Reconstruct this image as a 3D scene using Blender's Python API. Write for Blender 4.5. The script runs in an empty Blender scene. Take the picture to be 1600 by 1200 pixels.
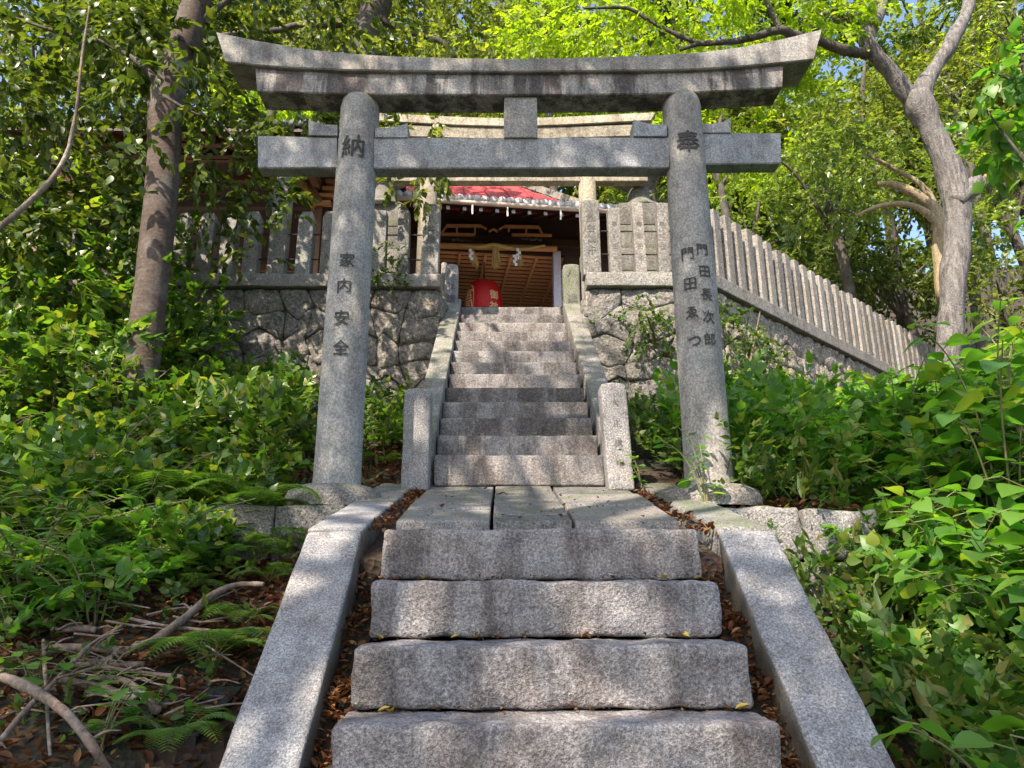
import bpy, bmesh, math, random
import numpy as np
from mathutils import Vector, Matrix, noise as mnoise
rad = math.radians
sc = bpy.context.scene
random.seed(7)

# ------------------------------------------------------------------ camera, sky, sun, exposure
PITCH, YAW, ROLL, CX, F = rad(15.757), rad(0.846), rad(-0.137), -0.179, 1150.0
fw = np.array([math.sin(YAW)*math.cos(PITCH), math.cos(YAW)*math.cos(PITCH), math.sin(PITCH)])
rt = np.array([math.cos(YAW), -math.sin(YAW), 0.0]); up = np.cross(rt, fw)
rt, up = math.cos(ROLL)*rt+math.sin(ROLL)*up, -math.sin(ROLL)*rt+math.cos(ROLL)*up
CAM = np.array([CX, 0.0, 0.0])
cam = bpy.data.objects.new('camera', bpy.data.cameras.new('camera'))
sc.collection.objects.link(cam)
cam.data.sensor_width = 36; cam.data.lens = 36*F/1600; cam.data.clip_start = 0.05; cam.data.clip_end = 400
m = Matrix.Identity(4)
for i in range(3):
    m[i][0] = rt[i]; m[i][1] = up[i]; m[i][2] = -fw[i]; m[i][3] = CAM[i]
cam.matrix_world = m
sc.camera = cam

SUN_EL, SUN_AZ = rad(47), rad(212)        # azimuth clockwise from +Y: behind the camera, to the left
world = bpy.data.worlds.new("World"); sc.world = world; world.use_nodes = True
nt = world.node_tree
sky = nt.nodes.new('ShaderNodeTexSky'); sky.sky_type = 'NISHITA'; sky.sun_disc = False
sky.sun_elevation = SUN_EL; sky.sun_rotation = SUN_AZ; sky.dust_density = 2.0
nt.links.new(sky.outputs[0], nt.nodes['Background'].inputs[0])
nt.nodes['Background'].inputs[1].default_value = 0.15
sun = bpy.data.objects.new('sun', bpy.data.lights.new('sun', 'SUN')); sc.collection.objects.link(sun)
sun.data.energy = 5.0; sun.data.angle = rad(0.5); sun.data.color = (1.0, 0.86, 0.72)
SD = Vector((math.sin(SUN_AZ)*math.cos(SUN_EL), math.cos(SUN_AZ)*math.cos(SUN_EL), math.sin(SUN_EL)))
sun.rotation_euler = SD.to_track_quat('Z', 'Y').to_euler()
sc.view_settings.view_transform = 'Standard'; sc.view_settings.look = 'None'
sc.view_settings.exposure = 1.32; sc.view_settings.gamma = 1
sc.render.engine = 'CYCLES'
sc.cycles.max_bounces = 8; sc.cycles.diffuse_bounces = 4; sc.cycles.glossy_bounces = 2
sc.cycles.transmission_bounces = 5; sc.cycles.transparent_max_bounces = 4
sc.cycles.use_denoising = True; sc.cycles.sample_clamp_indirect = 6

# ------------------------------------------------------------------ a photographed point at a real distance
def ray(px, py): return fw+rt*(px-800)/F-up*(py-600)/F
def at(px, py, Y):
    d = ray(px, py); return CAM+d*(Y-CAM[1])/d[1]

# ------------------------------------------------------------------ mesh helpers (all coordinates in world space)
def link(o): sc.collection.objects.link(o)
def thing(name, loc, label, cat, group=None, kind=None):
    o = bpy.data.objects.new(name, None); o.location = Vector(loc); o.empty_display_size = .2; link(o)
    tag(o, label, cat, group, kind); return o
def tag(o, label, cat, group=None, kind=None):
    if label: o['label'] = label
    if cat: o['category'] = cat
    if group: o['group'] = group
    if kind: o['kind'] = kind
    return o
def finish(name, me, mat, parent=None, smooth=False):
    if mat: me.materials.append(mat)
    if smooth: me.polygons.foreach_set('use_smooth', [True]*len(me.polygons))
    o = bpy.data.objects.new(name, me)
    if parent is not None:
        off = parent.location.copy(); q = parent
        while q.parent: q = q.parent; off = off+q.location
        me.transform(Matrix.Translation(-off)); o.parent = parent
    link(o); return o
def npmesh(name, V, Fc, n_per=None):
    """Fc: (n,k) int array of faces with k corners each"""
    me = bpy.data.meshes.new(name)
    V = np.asarray(V, dtype=np.float32); Fc = np.asarray(Fc, dtype=np.int32)
    me.vertices.add(len(V)); me.vertices.foreach_set('co', V.ravel())
    k = Fc.shape[1]; me.loops.add(Fc.size); me.loops.foreach_set('vertex_index', Fc.ravel())
    me.polygons.add(len(Fc)); me.polygons.foreach_set('loop_start', np.arange(0, Fc.size, k, dtype=np.int32))
    me.polygons.foreach_set('loop_total', np.full(len(Fc), k, dtype=np.int32))
    me.update(calc_edges=True); return me
def pymesh(name, V, Fc):
    me = bpy.data.meshes.new(name); me.from_pydata([tuple(v) for v in V], [], Fc); me.update(); return me
class MB:
    def __init__(s): s.V = []; s.F = []
    def add(s, V, Fc):
        n = len(s.V); s.V += [tuple(v) for v in V]; s.F += [tuple(i+n for i in f) for f in Fc]; return s
    def box(s, a, b):
        x0, y0, z0 = a; x1, y1, z1 = b
        return s.add([(x0,y0,z0),(x1,y0,z0),(x1,y1,z0),(x0,y1,z0),(x0,y0,z1),(x1,y0,z1),(x1,y1,z1),(x0,y1,z1)],
                     [(0,3,2,1),(4,5,6,7),(0,1,5,4),(1,2,6,5),(2,3,7,6),(3,0,4,7)])
    def bar(s, p, q, w, h):
        """square bar from p to q, w wide sideways, h high"""
        p = Vector(p); q = Vector(q); d = (q-p).normalized()
        r = d.cross(Vector((0,0,1)))
        r = r.normalized() if r.length > 1e-3 else Vector((1,0,0))
        u = r.cross(d).normalized(); r = r*w/2; u = u*h/2
        V = [p-r-u, p+r-u, p+r+u, p-r+u, q-r-u, q+r-u, q+r+u, q-r+u]
        return s.add(V, [(0,1,2,3),(7,6,5,4),(0,4,5,1),(1,5,6,2),(2,6,7,3),(3,7,4,0)])
    def tube(s, pts, rads, n=8, jit=0.0, cap=True):
        V, Fc = tube_geo(pts, rads, n, jit, cap); return s.add(V, Fc)
    def prism(s, poly, y0, y1):
        """poly in (x,z) counter-clockwise seen from -Y, extruded y0..y1"""
        n = len(poly); V = [(x, y0, z) for x, z in poly]+[(x, y1, z) for x, z in poly]
        return s.add(V, [tuple(range(n)), tuple(range(2*n-1, n-1, -1))]+[(i, i+n, (i+1) % n+n, (i+1) % n) for i in range(n)])
    def build(s, name, mat, parent=None, smooth=False, bevel=0):
        me = pymesh(name, s.V, s.F)
        bm = bmesh.new(); bm.from_mesh(me); bmesh.ops.recalc_face_normals(bm, faces=bm.faces)
        if bevel: bmesh.ops.bevel(bm, geom=bm.edges[:], offset=bevel, segments=2, affect='EDGES', profile=.6)
        bm.to_mesh(me); bm.free()
        return finish(name, me, mat, parent, smooth)
def catmull(pts, rads, sub=5):
    P = [Vector(p) for p in pts]; out = []; ro = []
    P2 = [P[0]*2-P[1]]+P+[P[-1]*2-P[-2]]
    for i in range(len(P)-1):
        p0, p1, p2, p3 = P2[i:i+4]
        for k in range(sub):
            t = k/sub
            out.append(.5*((2*p1)+(p2-p0)*t+(2*p0-5*p1+4*p2-p3)*t*t+(3*p1-p0-3*p2+p3)*t*t*t)); ro.append(rads[i]*(1-t)+rads[i+1]*t)
    out.append(P[-1]); ro.append(rads[-1]); return out, ro
def tube_geo(pts, rads, n=8, jit=0.0, cap=True, sub=5):
    P, R = catmull(pts, rads, sub) if len(pts) > 2 and sub > 1 else ([Vector(p) for p in pts], list(rads))
    V = []; Fc = []; ref = None
    for i, p in enumerate(P):
        d = (P[min(i+1, len(P)-1)]-P[max(i-1, 0)]).normalized()
        if ref is None: ref = d.orthogonal().normalized()
        ref = (ref-d*ref.dot(d)).normalized(); b = d.cross(ref)
        for k in range(n):
            a = 2*math.pi*k/n; r = R[i]
            if jit:
                q_ = p+ref*math.cos(a)*R[i]+b*math.sin(a)*R[i]
                r *= 1+jit*(mnoise.noise(q_*(.35/max(.03, R[0])))+.6*mnoise.noise(q_*(1.1/max(.03, R[0]))))
            V.append(p+ref*math.cos(a)*r+b*math.sin(a)*r)
        if i:
            for k in range(n):
                Fc.append(((i-1)*n+k, (i-1)*n+(k+1) % n, i*n+(k+1) % n, i*n+k))
    if cap:
        Fc.append(tuple(range(n-1, -1, -1))); Fc.append(tuple((len(P)-1)*n+k for k in range(n)))
    return V, Fc
def stone_box(a, b, r=.02, seg=.05, amp=.006, sc_=7.0, seed=0.0, shear=None, top=None):
    """rounded, slightly uneven stone block between corners a and b as vertex/face lists"""
    a = np.array(a, float); b = np.array(b, float); n = [max(1, int(round((b[i]-a[i]-2*r)/seg))) for i in range(3)]
    bm = bmesh.new(); grid = {}
    ax_ = []
    for i in range(3):
        ins = list(np.linspace(a[i]+r, b[i]-r, n[i]+1)); ax_.append([a[i], a[i]+r*.42]+ins+[b[i]-r*.42, b[i]]); n[i] += 4
    def vert(i, j, k):
        key = (i, j, k)
        if key not in grid:
            p = np.array([ax_[0][i], ax_[1][j], ax_[2][k]])
            c = np.clip(p, a+r, b-r); d = p-c; L = np.linalg.norm(d)
            if L > 1e-9: p = c+d/L*min(L, r)
            q = Vector(p)*sc_+Vector((seed*3.1, seed*1.7, seed))
            p = p+np.array(mnoise.noise_vector(q))*amp+np.array(mnoise.noise_vector(q*3.3))*amp*.5
            if shear: p = np.array(shear(p))
            grid[key] = bm.verts.new(p)
        return grid[key]
    for ax in range(3):
        u, v = (ax+1) % 3, (ax+2) % 3
        for side in (0, n[ax]):
            for i in range(n[u]):
                for j in range(n[v]):
                    def kk(x, y):
                        t = [0, 0, 0]; t[ax] = side; t[u] = x; t[v] = y; return vert(*t)
                    f = [kk(i, j), kk(i+1, j), kk(i+1, j+1), kk(i, j+1)]
                    if side == 0: f.reverse()
                    bm.faces.new(f)
    bm.verts.index_update()
    V = [v.co.copy() for v in bm.verts]; Fc = [tuple(v.index for v in f.verts) for f in bm.faces]; bm.free()
    return V, Fc
def stone(name, a, b, mat, parent, **k):
    V, Fc = stone_box(a, b, **k); me = pymesh(name, V, Fc); return finish(name, me, mat, parent, True)

# ------------------------------------------------------------------ materials
def newmat(name):
    mt = bpy.data.materials.new(name); mt.use_nodes = True; return mt, mt.node_tree, mt.node_tree.nodes['Principled BSDF']
def N(nt, typ, **kw):
    n = nt.nodes.new(typ)
    for k, v in kw.items():
        if k.startswith('_'): setattr(n, k[1:], v)
        else: n.inputs[k.replace('~', ' ')].default_value = v
    return n
def ramp(nt, fac, stops, interp='LINEAR'):
    r = nt.nodes.new('ShaderNodeValToRGB'); r.color_ramp.interpolation = interp
    e = r.color_ramp.elements
    while len(e) < len(stops): e.new(.5)
    for el, (p, c) in zip(e, stops):
        el.position = p; el.color = (*c, 1) if len(c) == 3 else c
    nt.links.new(fac, r.inputs[0]); return r
def mix(nt, fac, a, b, mode='MIX'):
    n = nt.nodes.new('ShaderNodeMix'); n.data_type = 'RGBA'; n.blend_type = mode
    for s, v in ((n.inputs[0], fac), (n.inputs[6], a), (n.inputs[7], b)):
        if isinstance(v, bpy.types.NodeSocket): nt.links.new(v, s)
        elif isinstance(v, (int, float)): s.default_value = v
        else: s.default_value = (*v, 1)
    return n.outputs[2]
def math_(nt, op, a, b=None, clamp=False):
    n = nt.nodes.new('ShaderNodeMath'); n.operation = op; n.use_clamp = clamp
    for s, v in ((n.inputs[0], a), (n.inputs[1], b)):
        if isinstance(v, bpy.types.NodeSocket): nt.links.new(v, s)
        elif v is not None: s.default_value = v
    return n.outputs[0]
def pos_scaled(nt, s=(1, 1, 1)):
    g = nt.nodes.new('ShaderNodeNewGeometry'); m_ = nt.nodes.new('ShaderNodeMapping'); m_.inputs['Scale'].default_value = s
    nt.links.new(g.outputs['Position'], m_.inputs['Vector']); return m_.outputs[0], g
def noise_(nt, vec, scale, detail=3, rough=.6):
    n = N(nt, 'ShaderNodeTexNoise', Scale=scale, Detail=detail, Roughness=rough); nt.links.new(vec, n.inputs['Vector']); return n.outputs[0]

def granite(name, tint=(1, 1, 1), stain=.5, moss=.15, contrast=1.0, bump=.5, grain=75, value=1.0, streak=1.0, mossc=(.055, .085, .02), var=.30, sharp=(.44, .60), stainc=(.36, .33, .33), side=False):
    mt, nt, b = newmat(name)
    p, g = pos_scaled(nt)
    oi = nt.nodes.new('ShaderNodeObjectInfo'); vm = nt.nodes.new('ShaderNodeVectorMath'); vm.operation = 'SCALE'
    nt.links.new(p, vm.inputs[0]); nt.links.new(math_(nt, 'ADD', math_(nt, 'MULTIPLY', oi.outputs['Random'], .5 if var > .03 else 0), .75), vm.inputs['Scale'])
    pg = vm.outputs[0]
    n1 = noise_(nt, pg, grain, 2, .75)
    n2 = noise_(nt, pg, grain*2.6, 1, .5)
    s = math_(nt, 'ADD', math_(nt, 'MULTIPLY', n1, .68), math_(nt, 'MULTIPLY', n2, .32))
    c = contrast
    mid = np.array([.238, .240, .243])*value
    dark = mid*(1-.80*c); light = mid+(np.array([.62, .60, .60])*value-mid)*c*.72
    r = ramp(nt, s, [(.38, tuple(dark)), (.47, tuple(mid*.85)), (.54, tuple(mid*1.15)), (.64, tuple(light))])
    col = mix(nt, 1.0, r.outputs[0], tint, 'MULTIPLY')
    # broad warm and cool drift of the stone
    nb = noise_(nt, p, 2.2, 3, .6)
    col = mix(nt, ramp(nt, nb, [(.35, (0, 0, 0)), (.65, (1, 1, 1))]).outputs[0], col, mix(nt, 1.0, col, (1.0, .95, .90), 'MULTIPLY'))
    # mid-size mottling and pale lichen
    nq = noise_(nt, p, 11, 5, .7)
    col = mix(nt, 1.0, col, ramp(nt, nq, [(.34, (.72, .71, .70)), (.5, (1, 1, 1)), (.66, (1.16, 1.15, 1.12))]).outputs[0], 'MULTIPLY')
    nl = noise_(nt, p, 6.3, 4, .75)
    col = mix(nt, math_(nt, 'MULTIPLY', ramp(nt, nl, [(.64, (0, 0, 0)), (.68, (1, 1, 1))]).outputs[0], .35), col, tuple(v*value for v in (.34, .35, .29)))
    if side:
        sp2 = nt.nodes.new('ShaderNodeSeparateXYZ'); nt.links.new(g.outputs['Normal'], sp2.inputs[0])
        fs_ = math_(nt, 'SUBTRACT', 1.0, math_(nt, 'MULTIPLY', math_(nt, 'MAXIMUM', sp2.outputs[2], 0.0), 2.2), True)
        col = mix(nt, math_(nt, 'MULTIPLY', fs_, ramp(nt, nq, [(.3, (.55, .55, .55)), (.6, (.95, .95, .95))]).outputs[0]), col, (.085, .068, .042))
    # weathering stains that run downwards
    ps, _ = pos_scaled(nt, (5.0*streak, 5.0*streak, .9/streak))
    ns = noise_(nt, ps, 1.0, 6, .68)
    stn = ramp(nt, ns, [(sharp[0], (0, 0, 0)), (sharp[1], (1, 1, 1))])
    f = math_(nt, 'MULTIPLY', stn.outputs[0], stain)
    col = mix(nt, f, col, mix(nt, 1.0, col, stainc, 'MULTIPLY'))
    # moss and algae, more on upward faces
    if moss != 0:
        nm = noise_(nt, p, 5.5, 6, .72)
        sep = nt.nodes.new('ShaderNodeSeparateXYZ'); nt.links.new(g.outputs['Normal'], sep.inputs[0])
        upw = math_(nt, 'MULTIPLY', math_(nt, 'MAXIMUM', sep.outputs[2], 0.0), .18)
        mm = ramp(nt, math_(nt, 'ADD', nm, upw), [(.60-.22*moss, (0, 0, 0)), (.86-.22*moss, (1, 1, 1))])
        col = mix(nt, math_(nt, 'MULTIPLY', mm.outputs[0], .75), col, mossc)
    wr = math_(nt, 'FRACT', math_(nt, 'MULTIPLY', oi.outputs['Random'], 7.31))
    col = mix(nt, wr, col, mix(nt, 1.0, col, (1.02, .985, .94), 'MULTIPLY'))
    vv = ramp(nt, oi.outputs['Random'], [(0, (1-var,)*3), (1, (1+var*.35,)*3)])
    col = mix(nt, 1.0, col, vv.outputs[0], 'MULTIPLY')
    nt.links.new(col, b.inputs['Base Color']); b.inputs['Roughness'].default_value = .88
    b.inputs['Specular IOR Level'].default_value = .25
    h = math_(nt, 'ADD', math_(nt, 'MULTIPLY', noise_(nt, p, 26, 3, .7), 1.0), math_(nt, 'MULTIPLY', n1, .6))
    bp = N(nt, 'ShaderNodeBump', Strength=bump, Distance=.02); nt.links.new(h, bp.inputs['Height'])
    nt.links.new(bp.outputs[0], b.inputs['Normal'])
    return mt

def leafmat(name, cols, trans=.45, rough=.42, tcol=None, spec=.4):
    """cols: list of base colours picked per leaf"""
    mt, nt, b = newmat(name)
    g = nt.nodes.new('ShaderNodeNewGeometry')
    n = len(cols)
    r = ramp(nt, g.outputs['Random Per Island'], [((i+.5)/n if n > 1 else 0, c) for i, c in enumerate(cols)])
    p, _ = pos_scaled(nt); nn = noise_(nt, p, 14, 2, .5)
    col = mix(nt, math_(nt, 'MULTIPLY', nn, .5), r.outputs[0], mix(nt, 1.0, r.outputs[0], (1.35, 1.15, .6), 'MULTIPLY'))
    nt.links.new(col, b.inputs['Base Color']); b.inputs['Roughness'].default_value = rough
    b.inputs['Specular IOR Level'].default_value = spec
    t = nt.nodes.new('ShaderNodeBsdfTranslucent')
    tc = mix(nt, 1.0, col, tcol or (1.7, 1.9, .55), 'MULTIPLY'); nt.links.new(tc, t.inputs[0])
    ms = nt.nodes.new('ShaderNodeMixShader'); ms.inputs[0].default_value = trans
    nt.links.new(b.outputs[0], ms.inputs[1]); nt.links.new(t.outputs[0], ms.inputs[2])
    nt.links.new(ms.outputs[0], nt.nodes['Material Output'].inputs[0]); return mt

def bark(name, c1, c2, c3, scale=6.0, ring=False, bump=.6):
    mt, nt, b = newmat(name)
    p, g = pos_scaled(nt, (4, 4, 22) if ring else (9, 9, 1.6))
    a = noise_(nt, p, scale*.35, 5, .7); p2, _ = pos_scaled(nt); l = noise_(nt, p2, 3.2, 5, .65); fz = noise_(nt, p2, 40, 3, .7)
    col = mix(nt, ramp(nt, a, [(.38, (0, 0, 0)), (.62, (1, 1, 1))]).outputs[0], c1, c2)
    col = mix(nt, ramp(nt, l, [(.48, (0, 0, 0)), (.66, (1, 1, 1))]).outputs[0], col, c3)
    col = mix(nt, .5, col, mix(nt, 1.0, col, ramp(nt, fz, [(.35, (.35, .35, .35)), (.65, (1.5, 1.5, 1.5))]).outputs[0], 'MULTIPLY'))
    nt.links.new(col, b.inputs['Base Color']); b.inputs['Roughness'].default_value = .85
    h = math_(nt, 'ADD', a, math_(nt, 'MULTIPLY', fz, .4))
    bp = N(nt, 'ShaderNodeBump', Strength=bump, Distance=.03); nt.links.new(h, bp.inputs['Height']); nt.links.new(bp.outputs[0], b.inputs['Normal'])
    return mt

def plain(name, c1, c2=None, rough=.6, scale=(6, 6, 6), metal=0, bump=.15, nscale=3.0, spec=.4):
    mt, nt, b = newmat(name); c2 = c2 or tuple(x*.7 for x in c1)
    p, g = pos_scaled(nt, scale); a = noise_(nt, p, nscale, 5, .65)
    col = mix(nt, ramp(nt, a, [(.35, (0, 0, 0)), (.65, (1, 1, 1))]).outputs[0], c1, c2)
    nt.links.new(col, b.inputs['Base Color']); b.inputs['Roughness'].default_value = rough; b.inputs['Metallic'].default_value = metal
    b.inputs['Specular IOR Level'].default_value = spec
    bp = N(nt, 'ShaderNodeBump', Strength=bump, Distance=.02); nt.links.new(a, bp.inputs['Height']); nt.links.new(bp.outputs[0], b.inputs['Normal'])
    return mt

M = {}
M['step'] = granite('granite_step', tint=(1.0, .98, .99), stain=.80, moss=.0, var=.15, sharp=(.46, .56), stainc=(.50, .47, .46), bump=.7, grain=95, value=1.0, contrast=.58)
M['step_up'] = granite('granite_upper_step', tint=(1.0, .985, .985), stain=.85, moss=.04, sharp=(.45, .56), stainc=(.47, .44, .43), bump=.6, grain=70, value=.94, contrast=.5)
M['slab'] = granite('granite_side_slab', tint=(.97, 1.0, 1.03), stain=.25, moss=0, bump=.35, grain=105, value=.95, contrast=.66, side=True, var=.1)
M['post'] = granite('granite_short_post', tint=(.98, 1.0, 1.02), stain=.2, moss=0, bump=.35, grain=95, value=1.08, contrast=.7, var=.1)
M['slab_old'] = granite('mossy_side_slab', tint=(1.0, .99, .94), stain=.45, moss=.18, bump=.4, grain=80, value=.95, contrast=.85)
M['pave'] = granite('paving_granite', tint=(1.0, .99, .96), stain=.30, moss=-.12, bump=.3, grain=85, value=.78, contrast=.7)
M['torii'] = granite('torii_pillar_granite', tint=(1.0, 1.01, .97), stain=.36, moss=.14, var=.02, sharp=(.48, .62), contrast=.42, bump=.14, grain=95, value=1.1, streak=1.1)
M['beam'] = granite('torii_beam_granite', tint=(1.0, .99, .93), stain=.55, moss=.26, var=.05, sharp=(.47, .60), stainc=(.30, .26, .26), contrast=.45, bump=.2, grain=85, value=1.0, streak=1.4)
M['lintel'] = granite('torii_lintel_granite', tint=(1.0, .99, .95), stain=.9, moss=.12, var=.02, sharp=(.45, .56), stainc=(.26, .23, .24), contrast=.42, bump=.2, grain=80, value=1.05, streak=1.3)
M['nuki'] = granite('torii_tie_beam_granite', tint=(.92, 1.0, 1.07), stain=.45, moss=.16, var=.15, sharp=(.48, .58), contrast=.48, bump=.18, grain=85, value=1.15, streak=1.0)
M['fence'] = granite('fence_post_granite', tint=(1.0, 1.0, .94), stain=.30, moss=.26, contrast=.6, bump=.25, grain=55, value=.95)
M['fence_r'] = granite('slope_fence_granite', tint=(1.0, .98, .92), stain=.32, moss=.16, contrast=.5, bump=.25, grain=50, value=1.1)
M['moss_post'] = granite('mossy_post_granite', tint=(.9, .95, .8), stain=.5, moss=.55, contrast=.6, bump=.3, grain=50, value=.75)
M['rubble'] = granite('wall_stone', tint=(1.03, 1.0, .93), stain=.3, moss=.26, contrast=.55, bump=1.0, grain=34, value=1.02)
M['rubble_r'] = granite('slope_wall_stone', tint=(1.08, 1.0, .88), stain=.25, moss=.2, contrast=.55, bump=1.0, grain=34, value=1.35)
M['joint'] = plain('wall_joint_earth', (.085, .075, .055), (.05, .045, .03), .95)
M['groove_shade_soft'] = plain('faint_groove_shade', (.085, .085, .08), (.14, .14, .13), .95)  # mid-dark tone stands in for shade in shallow strokes
M['bounce_pale'] = plain('pale_bounce_ground', (.42, .38, .32), (.34, .30, .25), .95, nscale=8)  # made pale to bounce light onto the hall ceiling
M['groove_shade'] = plain('painted_groove_shade', (.028, .028, .026), (.075, .075, .07), .95, nscale=14, bump=.6)  # dark colour stands in for shade inside the cut strokes
M['lantern_stone'] = granite('lantern_granite', tint=(1.0, 1.0, .92), stain=.5, moss=.35, contrast=.5, bump=.3, grain=50, value=.72)
M['bark1'] = bark('smooth_grey_bark', (.045, .030, .022), (.080, .056, .042), (.115, .100, .085), ring=True, bump=.25)
M['bark2'] = bark('dark_bark', (.03, .024, .018), (.07, .058, .045), (.09, .085, .07))
M['bark3'] = bark('pale_weathered_bark', (.060, .054, .050), (.21, .195, .18), (.125, .12, .115), bump=1.2)
M['bark4'] = bark('pale_tan_bark', (.20, .15, .08), (.34, .27, .16), (.25, .22, .14))  # pale tan tones of the boughs left of the twisted trunk
M['twig'] = bark('dead_stick', (.10, .068, .045), (.20, .145, .105), (.28, .23, .19))
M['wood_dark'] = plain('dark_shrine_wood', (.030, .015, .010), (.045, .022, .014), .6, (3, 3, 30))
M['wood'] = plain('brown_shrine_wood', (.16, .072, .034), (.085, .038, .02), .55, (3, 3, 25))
M['wood_l'] = plain('honey_shrine_wood', (.50, .25, .11), (.36, .16, .07), .5, (3, 3, 25))
M['wood_red'] = plain('red_brown_boards', (.13, .035, .02), (.09, .025, .015), .6)
M['lattice'] = plain('ceiling_lattice_wood', (.78, .42, .22), (.66, .33, .17), .55)
M['tile'] = plain('grey_roof_tile', (.55, .52, .55), (.30, .29, .32), .45, (9, 9, 9))
M['old_tile'] = plain('dark_old_tile', (.10, .10, .10), (.06, .065, .055), .7, (9, 9, 9))
M['red_roof'] = plain('red_metal_roof', (.42, .05, .055), (.27, .045, .045), .6, (2, 2, 2), bump=.03)
M['copper'] = plain('gutter_metal', (.55, .43, .36), (.42, .32, .27), .4, (2, 2, 2), metal=.2)
M['white'] = plain('white_paint', (.75, .74, .76), (.66, .65, .68), .6)
M['violet'] = plain('pale_violet_paint', (.50, .48, .60), (.42, .40, .52), .6)
M['straw'] = plain('rice_straw', (.46, .33, .12), (.34, .23, .08), .85, (30, 30, 6))
M['paper'] = plain('white_paper', (.8, .8, .8), (.72, .72, .74), .7)
M['red_lamp'] = plain('red_lantern_paper', (.50, .008, .010), (.36, .006, .008), .5, bump=.02)
M['lamp_cap'] = plain('lantern_cap', (.02, .012, .01), None, .5)
M['cream'] = plain('cream_lettering', (.66, .47, .28), (.6, .4, .22), .6, bump=.02)
M['iron'] = plain('rusty_iron', (.045, .03, .024), (.02, .016, .015), .7)
M['plastic'] = plain('black_plastic', (.012, .013, .016), (.018, .02, .025), .22, bump=.1, spec=.6)
M['orange'] = plain('orange_cloth', (.55, .16, .03), None, .7)
M['dead'] = leafmat('dead_leaf', [(.075, .034, .018), (.16, .065, .028), (.05, .028, .017), (.22, .125, .055), (.11, .05, .028)], .15, .7, (1.4, 1.0, .6), .2)
M['yleaf'] = leafmat('yellow_fallen_leaf', [(.55, .35, .05), (.45, .40, .08), (.50, .22, .05)], .2, .6, (1.2, 1.1, .5))
# foliage
M['evergreen'] = leafmat('evergreen_leaf', [(.034, .062, .016), (.052, .088, .020), (.078, .12, .024), (.12, .155, .03)], .42, .36, (1.5, 1.55, .5))
M['olive'] = leafmat('olive_canopy_leaf', [(.050, .080, .018), (.085, .122, .026), (.13, .17, .035), (.19, .22, .06)], .5, .36, (1.6, 1.65, .55))
M['mid'] = leafmat('mid_green_leaf', [(.070, .125, .030), (.11, .175, .040), (.155, .22, .055), (.21, .27, .08)], .5, .30, (1.6, 1.65, .6), .55)
M['maple'] = leafmat('maple_leaf', [(.15, .24, .02), (.20, .30, .025), (.26, .36, .035), (.18, .28, .03)], .58, .5, (1.75, 1.8, .4))
M['shrub'] = leafmat('glossy_shrub_leaf', [(.036, .088, .020), (.058, .125, .025), (.095, .185, .032), (.17, .26, .05), (.05, .11, .022), (.07, .15, .03), (.22, .24, .05)], .42, .27, spec=.55)
M['bright'] = leafmat('bright_undergrowth_leaf', [(.060, .155, .028), (.085, .20, .030), (.12, .25, .04), (.065, .17, .05), (.10, .22, .04), (.20, .26, .05)], .5, .42)
M['fern'] = leafmat('fern_leaf', [(.055, .125, .025), (.085, .17, .035), (.12, .21, .045)], .38, .5)
M['weed'] = leafmat('weed_leaf', [(.035, .075, .015), (.05, .11, .022), (.075, .15, .03), (.12, .14, .04), (.05, .11, .022), (.04, .09, .02), (.12, .13, .035)], .45, .5)
M['stem'] = plain('green_stem', (.10, .14, .04), (.16, .13, .06), .6)
M['stem_b'] = plain('brown_stem', (.10, .07, .04), (.17, .13, .09), .7)

def ground_mat():
    mt, nt, b = newmat('leaf_litter_soil')
    p, g = pos_scaled(nt)
    v = N(nt, 'ShaderNodeTexVoronoi', Scale=34.0); nt.links.new(p, v.inputs['Vector'])
    r = ramp(nt, noise_(nt, v.outputs['Position'], 300, 0), [(.3, (.018, .011, .007)), (.45, (.038, .022, .013)), (.6, (.065, .034, .018)), (.7, (.03, .02, .013))])
    n = noise_(nt, p, 1.2, 5, .6)
    col = mix(nt, ramp(nt, n, [(.42, (0, 0, 0)), (.62, (1, 1, 1))]).outputs[0], r.outputs[0], (.018, .022, .009))
    nt.links.new(col, b.inputs['Base Color']); b.inputs['Roughness'].default_value = .95
    bp = N(nt, 'ShaderNodeBump', Strength=.8, Distance=.03); nt.links.new(v.outputs['Distance'], bp.inputs['Height']); nt.links.new(bp.outputs[0], b.inputs['Normal'])
    return mt
M['ground'] = ground_mat()

# ------------------------------------------------------------------ leaves
TPL = {
 'simple': (np.array([(0,0,0),(.42,-.24,.05),(1,0,-.08),(.42,.24,.05)], float), [(0,1,2),(0,2,3)]),
 'needle': (np.array([(0,0,0),(.4,-.09,.02),(1,0,-.05),(.4,.09,.02)], float), [(0,1,2),(0,2,3)]),
 'small': (np.array([(0,0,0),(.45,-.32,.04),(1,0,-.05),(.45,.32,.04)], float), [(0,1,2),(0,2,3)]),
}
def outline_tpl(ws, droop=.22, fold=.16):
    """leaf with midrib: ws = list of (t, halfwidth)"""
    V = [(0, 0, 0)]; mid = [0]; L = []; Rr = []
    for t, w in ws[1:-1]:
        z = -droop*t*t
        V.append((t, 0, z)); mid.append(len(V)-1)
        V.append((t, w, z+fold*w)); L.append(len(V)-1)
        V.append((t, -w, z+fold*w)); Rr.append(len(V)-1)
    V.append((1, 0, -droop)); e = len(V)-1
    Fc = [(0, Rr[0], mid[1]), (0, mid[1], L[0])]
    for i in range(len(L)-1):
        Fc += [(mid[i+1], Rr[i], Rr[i+1]), (mid[i+1], Rr[i+1], mid[i+2]), (mid[i+1], mid[i+2], L[i+1]), (mid[i+1], L[i+1], L[i])]
    Fc += [(mid[-1], Rr[-1], e), (mid[-1], e, L[-1])]
    return np.array(V, float), Fc
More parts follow.
